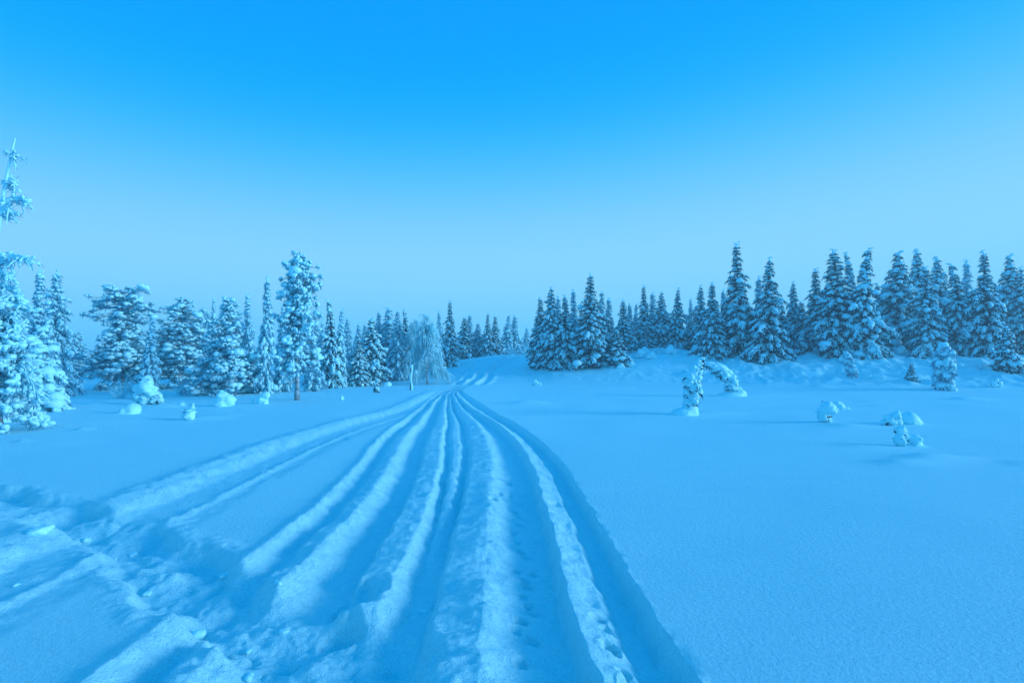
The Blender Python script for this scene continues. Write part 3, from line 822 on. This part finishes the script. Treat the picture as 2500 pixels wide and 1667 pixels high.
for px, top, w, d, pr, lb in (
        (1335, 770, 60, 50, 'sH', 'back-row spruce seen between the two leftmost bank spruces'),
        (1420, 760, 70, 50, 'sA', 'back-row spruce left of the tall shaggy spruce with a curled tip'),
        (1470, 780, 60, 49, 'sC', 'back-row spruce under the strongly hooked tip'),
        (1540, 790, 60, 51, 'sC', 'back-row spruce under the thinnest spire'),
        (1600, 770, 60, 53, 'sB', 'back-row spruce between the feathery tip and the evenly pointed spruce'),
        (1640, 770, 60, 53, 'sA', 'back-row spruce right of the evenly pointed spruce on the crest'),
        (1690, 780, 70, 51, 'sC', 'back-row spruce below the small blurred spruce'),
        (1765, 770, 70, 50, 'sB', 'back-row spruce in the gap left of the tallest bank spruce'),
        (1830, 770, 70, 50, 'sA', 'back-row spruce low between the two tallest dark ones'),
        (1910, 740, 70, 49, 'sB', 'back-row spruce right behind the second tallest dark spruce'),
        (1960, 735, 80, 48, 'sA', 'back-row spruce right of the short pointed spruce in the dip'),
        (2015, 720, 80, 48, 'sB', 'back-row spruce between the double-topped spruce and the bushy one'),
        (2075, 700, 80, 47, 'sA', 'back-row spruce below the nodding tip'),
        (2150, 690, 80, 46, 'sB', 'back-row spruce in the notch left of the cushion-covered spruce'),
        (2225, 700, 80, 46, 'sA', 'back-row spruce between the cushion-covered and the two-armed spruce'),
        (2290, 700, 80, 46, 'sB', 'back-row spruce right behind the lumpy column spruce'),
        (2330, 720, 70, 46, 'sA', 'back-row spruce left of the spruce with snow balls up its middle'),
        (2385, 700, 80, 46, 'sB', 'back-row spruce left of the spruce with the forked tip'),
        (2440, 690, 80, 45, 'sA', 'back-row spruce between the forked tip and the star-shaped tip'),
        (2150, 800, 70, 43, 'sJ', 'low undergrowth spruce left under the cushion-covered spruce'),
        (2230, 800, 70, 42.5, 'sJ', 'low undergrowth spruce under the two-armed snow-choked spruce')):
    T(pr, px, top, w, lb, d=d, group='dark back row behind the bank trees')

# small trees standing by themselves on the right
GS = 'lone saplings on the open snow'
T('sK', 1957, 809, 24, 'sapling on the bank crest in front of the dip in the spruces', 860, group=GS)
T('sM', 2082, 856, 20, 'leaning sapling below the bowed spruce, tipped to the left', 920, group=GS, tilt=-0.26)
T('sJ', 2223, 886, 26, 'tiny cone-shaped sapling beside two low snow humps', 924, group=GS)
T('sM', 2302, 838, 38, 'thick snow-plastered sapling column, tallest lone one on the right', 952, group=GS)
T('sJ', 2459, 797, 64, 'dark bushy young spruce standing forward near the right edge', 906, group=GS)
T('hA', 2392, 882, 44, 'low frosted shrub left of the dark bushy young spruce', 902)
T('sK', 920, 924, 14, 'tiny spruce sapling with a snow skirt near the white pole', 958, group=GS)
T('hA', 300, 918, 50, 'frosted shrub with bare twigs left of the snow-domed bush', 972)
T('hA', 448, 922, 44, 'frosted twigs standing right of the snow-domed bush', 962)
T('hA', 1606, 846, 26, 'round frosted shrub among the snow humps of the crest', 862)
T('hA', 1345, 872, 30, 'fan of frosted twigs at the foot of the leftmost bank spruces', 893)
#@@SMALL
# ------------------------------------------------------------------ snow lumps, stumps and bent saplings
ELLH = ellipsoid_template(18, 11)
def soft(name, B, mat, voxel, smooth=4):
    o = bpy.data.objects.new(name, B.mesh(name, mat)); link(o)
    m = o.modifiers.new('remesh', 'REMESH'); m.mode = 'VOXEL'; m.voxel_size = voxel; m.use_smooth_shade = True
    m = o.modifiers.new('smooth', 'SMOOTH'); m.iterations = smooth; m.factor = 0.5
    return o

def lump(name, balls, base, label, cat, group=None, foot=None, needles=0, d=None, seed=0, flat=0.92, jit=0.07, knobs=5):
    """snow heaped on a stump or a buried sapling; balls are (column, row, radius) at the distance of the base row"""
    r = np.random.default_rng(seed + 900)
    if d is None: d = d_for(balls[0][0], base)
    k = d / F
    bx = np.mean([b[0] for b in balls]); X0 = (bx - CX) * k
    Z0 = float(terrain(np.array([X0]), np.array([d]))[0])
    zb = H + (HY - base) * k
    B = Build(seed + 5)
    for (px, py, rr) in balls:
        R = rr * k
        c = np.array(((px - bx) * k, r.normal(0, .25) * R, max(H + (HY - py) * k - zb, 0.1 * R)))
        B.blobs([c], [r.normal(size=3) * (1, 1, .25)], [R * r.uniform(.92, 1.08)], [R * .95], [R * flat], ELLH, jit)
        for _ in range(knobs):
            v = r.normal(size=3); v[2] = v[2] * .8 + .1; v /= np.linalg.norm(v); q = R * r.uniform(.30, .58)
            e = c + v * (R - q * .45); e[2] = max(e[2], 0.0)
            B.blobs([e], [r.normal(size=3) * (1, 1, .3)], [q * r.uniform(.9, 1.3)], [q], [q * .85], ELL8, .10)
    if foot:
        fx, fw, fh = foot
        B.blobs([((fx - bx) * k, 0, -0.02)], [(1, .05, 0)], [fw * k], [fw * k * .7], [fh * k], ELLH, 0.03)
    vox = max(0.018, min(b[2] for b in balls) * k * 0.16)
    if not needles:
        o = soft(name, B, M_LUMP, vox); o.location = (X0, d, Z0 - 0.03)
        return tag(o, label, cat, group)
    root = link(bpy.data.objects.new(name, None)); root.location = (X0, d, Z0 - 0.03); root.empty_display_size = .2
    o = soft('snow_cap', B, M_LUMP, vox); o.parent = root
    N = Build(seed + 6); A, E, W = [], [], []
    for (px, py, rr) in balls:
        R = rr * k; c = np.array(((px - bx) * k, 0, max(H + (HY - py) * k - zb, 0.1 * R)))
        for _ in range(needles):
            v = r.normal(size=3); v[2] = v[2] * .6 - .35; v /= np.linalg.norm(v)
            A.append(c + v * R * .5); E.append(c + v * R * r.uniform(1.02, 1.38)); W.append(0.012 + 0.10 * R)
    E = np.array(E); E[:, 2] = np.maximum(E[:, 2], 0.0)
    N.spikes(A, E, W)
    link(bpy.data.objects.new('needles', N.mesh('lump_needles', M_NEEDLE)), root)
    return tag(root, label, cat, group)

def bent(name, path, base, label, seed, d=None, snow=1.0, group=None, cap=None, foot=None):
    """sapling bowed by snow: path is (column, row, half width in pixels) from the ground to the tip"""
    r = np.random.default_rng(seed)
    if d is None: d = d_for(path[0][0], base)
    k = d / F; X0 = (path[0][0] - CX) * k
    Z0 = float(terrain(np.array([X0]), np.array([d]))[0]); zb = H + (HY - base) * k
    P = np.array([((p[0] - path[0][0]) * k, 0.0, H + (HY - p[1]) * k - zb) for p in path]); R = np.array([p[2] * k for p in path])
    root = link(bpy.data.objects.new(name, None)); root.location = (X0, d, Z0 - .03); root.empty_display_size = .2
    S, N, Sn = Build(seed + 1), Build(seed + 2), Build(seed + 3)
    S.tube(P, np.linspace(0.035, 0.012, len(P)), 6)
    u = np.linspace(0, 1, len(P)); n = 40
    C, D, L, W, Th, A, E, Wd = [], [], [], [], [], [], [], []
    for i in range(n):
        q = (i + r.uniform(0, 1)) / n
        c = np.array([np.interp(q, u, P[:, m]) for m in range(3)]); rr = np.interp(q, u, R)
        for b in range(6):
            a = r.uniform(0, 6.28); v = np.array((math.cos(a), math.sin(a), r.uniform(-.75, .25)))
            l = rr * r.uniform(.65, 1.15)
            e = c + v * l
            for _ in range(6):
                o = r.normal(0, .04, 3); f = r.uniform(.1, .85)
                A.append(c + v * l * f); E.append(c + v * l * (f + .35) + o - (0, 0, r.uniform(.03, .12))); Wd.append(.012 + .02 * rr)
            if r.random() < snow:
                s = rr * r.uniform(.22, .46)
                C.append(c + v * l * r.uniform(.5, .85) + (0, 0, s * .6)); D.append(v); L.append(s * r.uniform(1.0, 1.6)); W.append(s); Th.append(s * .8)
    for q in np.linspace(.12, .97, 15):        # snow lying along the upper side of the bowed stem
        c = np.array([np.interp(q, u, P[:, m]) for m in range(3)]); e = np.array([np.interp(min(1, q + .05), u, P[:, m]) for m in range(3)])
        rr = np.interp(q, u, R); C.append(c + (r.normal(0, .12) * rr, -.2 * rr, .42 * rr)); D.append(e - c + (0, 0, 1e-3)); L.append(rr * r.uniform(.55, .85)); W.append(rr * r.uniform(.5, .75)); Th.append(rr * r.uniform(.35, .5))
    Sn.blobs(C, D, L, W, Th, ELL8, 0.12, 0.1)
    if cap:
        for (px, py, pr) in cap: Sn.blobs([((px - path[0][0]) * k, 0, H + (HY - py) * k - zb)], [(1, 0, -.45)], [pr * k * 1.3], [pr * k * .9], [pr * k * .62], ELLH, .05)
    link(bpy.data.objects.new('stem', S.mesh('sapling_stem', M_DBARK)), root)
    link(bpy.data.objects.new('needles', N.mesh('sapling_needles', M_NEEDLE) if N.n else (N.spikes(A, E, Wd), N.mesh('sapling_needles', M_NEEDLE))[1]), root)
    link(bpy.data.objects.new('snow_load', Sn.mesh('sapling_snow', M_SNOW)), root)['kind'] = 'stuff'
    if foot:
        Fb = Build(seed + 4)
        for (px, py, pr, ph) in foot:
            Fb.blobs([((px - path[0][0]) * k, -0.05, H + (HY - py) * k - zb)], [(1, 0, 0)], [pr * k], [pr * k * .8], [ph * k], ELLH, .04)
        o = soft('snow_foot', Fb, M_LUMP, 0.03); o.parent = root
    return tag(root, label, 'sapling', group)

GL2 = 'snow-covered stumps and buried saplings'
bent('bent_sapling', [(1682, 1012, 13), (1683, 985, 17), (1690, 952, 22), (1689, 922, 21), (1700, 896, 12), (1713, 871, 6)], 1012,
     'upright half of the arch, a leaning snow-clad sapling with a mound at its foot', 71, foot=[(1664, 1008, 30, 16), (1680, 1004, 22, 20)])
bent('bent_sapling', [(1797, 966, 13), (1787, 942, 16), (1774, 920, 17), (1756, 903, 17), (1736, 892, 12), (1718, 886, 6)], 966,
     'sapling bowed over like a hook, right half of the arch, thick snow on its back', 72, cap=[(1757, 897, 18), (1772, 905, 14), (1740, 891, 12)], foot=[(1780, 966, 34, 12), (1800, 962, 20, 16)])
L = lump
L('snowy_stump', [(2015, 992, 18), (2003, 1004, 13), (2026, 996, 12), (2010, 1012, 14), (2017, 1022, 12), (2003, 1016, 10)], 1029, 'mushroom-shaped snow-covered stump in the open field on the right', 'stump', GL2, needles=16, seed=1)
L('snowy_stump', [(2043, 985, 10), (2050, 990, 9), (2060, 995, 7)], 998, 'small snow hood with a long tail just behind the mushroom-shaped stump', 'stump', GL2, seed=2, foot=(2066, 22, 5))
L('snowy_stump', [(2164, 1021, 12), (2180, 1015, 13), (2172, 1029, 13), (2157, 1030, 9), (2186, 1028, 11)], 1038, 'lumpy snow bush to the left of the smooth snow dome', 'stump', GL2, needles=22, seed=3)
L('snow_dome', [(2211, 1024, 19), (2222, 1030, 17), (2234, 1035, 11)], 1039, 'smooth rounded snow dome right of the lumpy snow bush', 'snow mound', GL2, seed=4, knobs=0, foot=(2240, 40, 5), d=13.4)
L('snowy_stump', [(2190, 1045, 12), (2197, 1055, 10), (2203, 1062, 9), (2189, 1070, 14), (2201, 1073, 12), (2224, 1067, 14), (2229, 1074, 11)], 1087, 'twisted sapling of stacked snow balls, nearest lump on the right', 'stump', GL2, needles=14, seed=5, foot=(2225, 46, 9))
L('snowy_stump', [(2428, 932, 10), (2434, 936, 8), (2414, 939, 6), (2420, 938, 6)], 944, 'snow-capped tuft by itself near the right edge of the field', 'stump', GL2, needles=10, seed=6)
L('snow_lump', [(540, 979, 12), (549, 966, 13), (560, 975, 14), (546, 984, 13), (553, 982, 14)], 991, 'big rounded snow lump in front of the wide pine on the left', 'snow mound', GL2, seed=7, flat=1.0)
L('snow_dome', [(323, 999, 21), (310, 1003, 14)], 1009, 'smooth snow dome in front of the snow-domed bush on the left', 'snow mound', GL2, seed=8, flat=.8, knobs=0, foot=(300, 40, 6))
L('snow_lump', [(448, 986, 9), (455, 989, 6)], 991, 'small low snow lump left of the big rounded one', 'snow mound', GL2, seed=9)
L('snow_lump', [(641, 975, 12), (653, 962, 9), (646, 982, 11), (636, 980, 8)], 985, 'hooded snow lump with a side knob at the foot of the slender spruce', 'snow mound', GL2, seed=10, flat=1.0)
L('snowy_post', [(619, 968, 4.2), (619, 974, 3), (618, 980, 3.4)], 985, 'thin snow-capped post left of the hooded snow lump', 'stump', GL2, seed=11, flat=1.5)
L('snowy_stump', [(463, 1004, 11), (471, 1012, 12), (457, 1015, 10), (477, 1004, 5), (471, 993, 6.5), (474, 985, 3.6)], 1024, 'snow-plastered stump shaped like a sitting animal, on the left of the field', 'stump', GL2, needles=5, seed=12, foot=(486, 20, 5))
L('snow_cone', [(836, 970, 5), (836, 965, 3), (837, 973, 6)], 975, 'small pointed cone of snow alone on the field left of the tracks', 'snow mound', GL2, seed=13, foot=(836, 11, 3))
L('snow_lump', [(947, 937, 8), (942, 939, 6)], 942, 'little snow lump between the tiny sapling and the white pole', 'snow mound', GL2, seed=14)
L('snowy_stump', [(921, 901, 11), (909, 905, 7), (914, 917, 8), (917, 927, 7), (905, 914, 6)], 934, 'bent sapling carrying one large snow ball, above the tiny sapling', 'sapling', GL2, needles=8, seed=15, flat=1.0)
L('snow_lump', [(1306, 934, 8), (1316, 936, 6)], 941, 'dark-hollowed snow lump at the foot of the bank right of the trail', 'snow mound', GL2, needles=6, seed=16)
L('snowy_bush', [(356, 927, 13), (367, 938, 16), (351, 946, 15), (371, 957, 17), (346, 962, 16), (361, 969, 17), (386, 967, 13), (394, 977, 9), (340, 974, 10), (378, 975, 12)], 986,
  'snow-domed bush, white hood over dark needles, in front of the old flat-topped pine', 'bush', None, needles=46, seed=17)
for i, (px, py, rr, lb) in enumerate(((1564, 862, 11, 'largest snow hump at the crest left of the frosted round shrub'), (1574, 854, 8, 'snow hump leaning on the largest one at the crest'),
        (1591, 866, 9, 'snow hump between the largest one and the round frosted shrub'), (1637, 853, 11, 'long low snow hump at the crest right of the round shrub'),
        (1538, 884, 8, 'snow hump below the crest, second down the slope'), (1515, 892, 7, 'snow hump lowest down the slope beside the low full spruce'),
        (1700, 846, 9, 'snow hump beside the wide dark spruce touching snow'), (1780, 862, 8, 'snow hump between the wide dark spruce and the tallest bank spruce'),
        (1832, 864, 9, 'snow hump at the right foot of the tallest bank spruce'), (1898, 858, 10, 'snow hump at the foot of the second tallest bank spruce'),
        (2060, 872, 9, 'snow hump under the bushy spruce with the dead twig'), (2205, 856, 10, 'snow hump under the cushion-covered spruce'))):
    L('snow_hump', [(px, py, rr), (px - rr * .8, py + rr * .45, rr * .7), (px + rr * .9, py + rr * .5, rr * .65)], py + rr * .95, lb, 'snow mound', 'snow humps along the bank', seed=30 + i, jit=.1)
for i, (px, py, w, lb) in enumerate(((2190, 912, 11, 'low snow hump right of the tiny cone-shaped sapling, the larger'), (2150, 918, 9, 'low snow hump left of the tiny cone-shaped sapling'), (2122, 918, 6, 'smallest snow hump right of the leaning sapling'))):
    L('snow_hump', [(px, py, w * .6), (px - w * .5, py + 2, w * .5), (px + w * .4, py + 2, w * .5)], py + 5, lb, 'snow mound', 'low humps near the leaning sapling', seed=50 + i)

# snow-plastered pole
d = d_for(1004, 952); k = d / F
root = link(bpy.data.objects.new('broken_trunk', None)); root.location = ((1004 - CX) * k, d, gz((1004 - CX) * k, d) - .04); root.empty_display_size = .2
B = Build(5); hp = 61 * k; B.tube([(0, 0, 0), (0.01, 0, hp * .5), (0.02, 0, hp * .97)], (.07, .065, .06), 8)
link(bpy.data.objects.new('trunk', B.mesh('dead_trunk', M_DBARK)), root)
B = Build(6); q = np.linspace(0, 1, 16); B.blobs(np.column_stack((.03 * np.sin(q * 9) + .015, -.02 + .02 * np.cos(q * 7), q * hp * .985)), [(0, 0, 1)] * 16, [.11] * 16, .075 + .02 * np.sin(q * 14), [.07] * 16, ELL8, .1)
o = soft('snow_crust', B, M_LUMP, .025, 2); o.parent = root
tag(root, 'white snow-plastered pole, a broken trunk left of the tracks', 'broken trunk')

# near trees at the left edge
def frost_tree(seed, px, row_top, base, limbs, label):
    r = np.random.default_rng(seed)
    d = d_for(px, base); k = d / F; X0 = (px - CX) * k; Z0 = gz(X0, d) - .05
    Ht = H + (HY - row_top) * k - Z0
    tr, fr, nd, sn = Build(seed + 1), Build(seed + 2), Build(seed + 3), Build(seed + 4)
    t = np.linspace(0, 1, 10)
    TL = np.column_stack((0.16 * t ** 3 - 0.32 * np.sin(math.pi * t), 0.05 * np.sin(t * 4), t * Ht))
    tr.tube(TL, np.interp(t, (0, .05, .6, 1), (.13, .10, .045, .012)), 9)
    fr.tube(TL[6:] + (0.01, 0, 0.02), (.05, .04, .028, .014), 7)
    A, E, W, C, D, Lh, Wd, Th = [], [], [], [], [], [], [], []
    def limb(z0, a, l, rise, drop, thick, dense):
        q = np.linspace(0, 1, 7); h = np.array((math.cos(a), math.sin(a)))
        x0 = np.interp(z0 / Ht, t, TL[:, 0])
        P = np.column_stack((x0 + h[0] * l * q, h[1] * l * q, z0 + rise * l * np.sin(q * 2.4) - drop * l * q ** 2))
        P += r.normal(0, .012 * l, P.shape)
        fr.tube(P, np.linspace(thick, thick * .6, 7), 6)
        for s in np.linspace(.15, .98, int(5 + 9 * l)):
            c = np.array([np.interp(s, q, P[:, m]) for m in range(3)])
            C.append(c + (0, 0, thick * .7)); D.append((h[0], h[1], -drop * s)); Lh.append(thick * r.uniform(1.5, 2.6)); Wd.append(thick * r.uniform(.9, 1.3)); Th.append(thick * r.uniform(.7, 1.1))
            for _ in range(dense):
                v = np.array((h[0] * .5, h[1] * .5, -.35)) + r.normal(0, .6, 3); ln = r.uniform(.10, .30) * (.6 + .5 * l)
                fr.tube([c, c + v * ln * .6, c + v * ln - (0, 0, .25 * ln)], (.022, .020, .010), 4)
                for _ in range(4): A.append(c + v * ln * r.uniform(.3, 1)); E.append(A[-1] + r.normal(0, .07, 3) - (0, 0, .03)); W.append(.010)
                if r.random() < .5: C.append(c + v * ln * .7 + (0, 0, .02)); D.append(v); Lh.append(ln * .33); Wd.append(.035); Th.append(.032)
    for (row, tip, trow) in limbs:            # limbs seen against the sky
        z0 = H + (HY - row) * k - Z0; l = (tip - px) * k; dz = (row - trow) * k
        limb(z0, r.uniform(-.25, .15), l * 1.02, 0.30 + max(0, dz / l) * .5, max(0.10, 0.2 - dz / l), .045, 2)
    for i in range(33):
        z0 = Ht * (r.uniform(.08, .52) if i < 26 else r.uniform(.55, .95)); l = (0.30 + 1.15 * max(0, .62 - z0 / Ht)) * r.uniform(.8, 1.25)
        a = i * 2.4 + r.normal(0, .3)
        if z0 > .55 * Ht: l *= (.25 if math.cos(a) > .4 else .7)
        if z0 > .55 * Ht: l *= .6
        if z0 > .85 * Ht: l = r.uniform(.08, .2)
        limb(z0, a, l, .15, .55, .035 if z0 < .55 * Ht else .022, 3 if z0 < .55 * Ht else 1)
    for i in range(120):                      # tangle of snowy tufts in the lower half
        z0 = Ht * r.uniform(.04, .46); a = r.uniform(0, 6.28); l = r.uniform(.2, 1.0) * (.95 - 1.1 * z0 / Ht)
        c = np.array((math.cos(a) * l, math.sin(a) * l, z0 - .35 * l))
        if c[2] < .1: continue
        for _ in range(6): v = r.normal(size=3) * (1, 1, .5); C.append(c + v * .08 + (0, 0, .05)); D.append(v); Lh.append(r.uniform(.06, .13)); Wd.append(r.uniform(.04, .085)); Th.append(r.uniform(.035, .07))
        for _ in range(22): v = r.normal(size=3); v[2] -= .4; A.append(c + v * .03); E.append(c + v * r.uniform(.07, .15)); W.append(.014)
    nd.spikes(A, E, W); sn.blobs(C, D, Lh, Wd, Th, ELL7, .14)
    parts = [('trunk', tr.mesh('near_trunk', M_BARK)), ('limbs', fr.mesh('near_limbs', M_FROST)), ('crown', nd.mesh('near_crown', M_RIME)), ('snow_load', sn.mesh('near_snow', M_SNOW))]
    return place('frosted_tree', parts, X0, d, Z0, 1, 1, 1, 0, label, 'tree')
frost_tree(81, 2, 332, 1052, [(455, 26, 440), (505, 66, 488), (520, 24, 512), (640, 32, 615), (655, 108, 648), (672, 58, 684), (705, 74, 742), (745, 44, 772), (765, 70, 800), (800, 84, 850)],
           'tall frosted tree at the left edge with bare white limbs against the sky')
r_ = np.random.default_rng(5)
P_SN = spruce(1201, 3.0, 0.95, P_COL, 1.1, 0.55, 1.4, whorl=.2, rimed=1, fine=1.2)
d = d_for(98, 1002); k = d / F
o = place('snow_laden_spruce', P_SN, (98 - CX) * k, d, gz((98 - CX) * k, d) - .08, 1, 1, .92, .6, 'short bowed spruce with a thick snow hood beside the tall frosted tree', 'spruce', GL)
B = Build(7)
for (px, py, rr) in ((90, 832, 17), (98, 841, 18), (107, 852, 14), (84, 845, 12)): B.blobs([((px - 98) * k, -.25, H + (HY - py) * k - o.location.z)], [(1, 0, -.3)], [rr * k * 1.1], [rr * k], [rr * k * .85], ELLH, .05)
c = soft('snow_hood', B, M_LUMP, .03); c.parent = o; c.matrix_parent_inverse = o.matrix_basis.inverted() if False else c.matrix_parent_inverse
c.rotation_euler = (0, 0, -.6); c.scale = (1, 1, 1 / .92)
d = d_for(34, 1024); k = d / F
place('snow_laden_spruce', P_SN, (34 - CX) * k, d, gz((34 - CX) * k, d) - .08, .75, .75, .85, 3.4, 'short bushy spruce heaped with snow at the foot of the tall frosted tree', 'spruce', GL)

# clods kicked up by the walker who crossed the tracks
for i, (px, py, rr, lb) in enumerate(((105, 1292, 22, 'flat snow slab where the left rut is cut by the trampled path'), (122, 1318, 24, 'broken snow slab in front of the flat one in the trampled path'), (62, 1420, 8, 'snow clod nearest the left edge below the slabs'), (490, 1506, 17, 'snow clod at the broken end of the ridge in the left foreground'),
        (625, 1605, 13, 'snow clod near the bottom, upper one of a touching pair'), (632, 1628, 12, 'snow clod near the bottom, lower one of a touching pair'), (620, 1542, 9, 'small clod just above the touching pair of clods'), (705, 1510, 10, 'snow clod at the end of the second ridge in the left foreground'), (300, 1330, 7, 'small clod on the near rim of the trampled path, left of its twin'), (340, 1318, 8, 'small clod on the near rim of the trampled path, right of its twin'), (230, 1290, 12, 'snow clod where the left rut meets the trampled path'), (560, 1385, 11, 'snow clod below the broken end of the leftmost main ridge'), (690, 1440, 9, 'clod beside the second ridge at the edge of the trampled patch'), (380, 1420, 8, 'small clod inside the trampled path at its middle'), (1040, 1448, 9, 'lone clod in the narrow groove left of the broad ridge'))):
    p = gp(px, py, -.03); k = p[1] / F; B = Build(300 + i); rr *= k
    flat = .42 if i < 2 else .8
    for _ in range(4): B.blobs([r_.normal(0, .42, 3) * rr * (1, 1, .3)], [r_.normal(size=3) * (1, 1, .2)], [rr * r_.uniform(.6, .9)], [rr * r_.uniform(.55, .8)], [rr * flat * r_.uniform(.5, .8)], ELL8, .16)
    o = soft('snow_clod', B, M_LUMP, max(.008, rr * .16), 2); o.location = (p[0], p[1], gz(p[0], p[1]) + rr * .12)
    tag(o, lb or 'small snow clod lying in the trampled snow of the left foreground', 'snow clod', 'clods kicked up along the trampled path')
#@@HAZE
# ------------------------------------------------------------------ frosty air
bpy.ops.mesh.primitive_cube_add(size=1, location=(0, 60, 6.5))
hz = bpy.context.object
hz.name = 'haze'; hz.data.name = 'haze'
hz.scale = (1500, 1560, 16.0)
hm = bpy.data.materials.new('frosty_air'); hm.use_nodes = True
hn, hl = hm.node_tree.nodes, hm.node_tree.links
hn.remove(hn['Principled BSDF'])
pv = hn.new('ShaderNodeVolumePrincipled')
pv.inputs['Color'].default_value = (0.75, 0.97, 1.0, 1); pv.inputs['Density'].default_value = 0.0025; pv.inputs['Anisotropy'].default_value = 0.2
hl.new(pv.outputs[0], hn['Material Output'].inputs['Volume'])
hz.data.materials.append(hm)
tag(hz, kind='stuff')
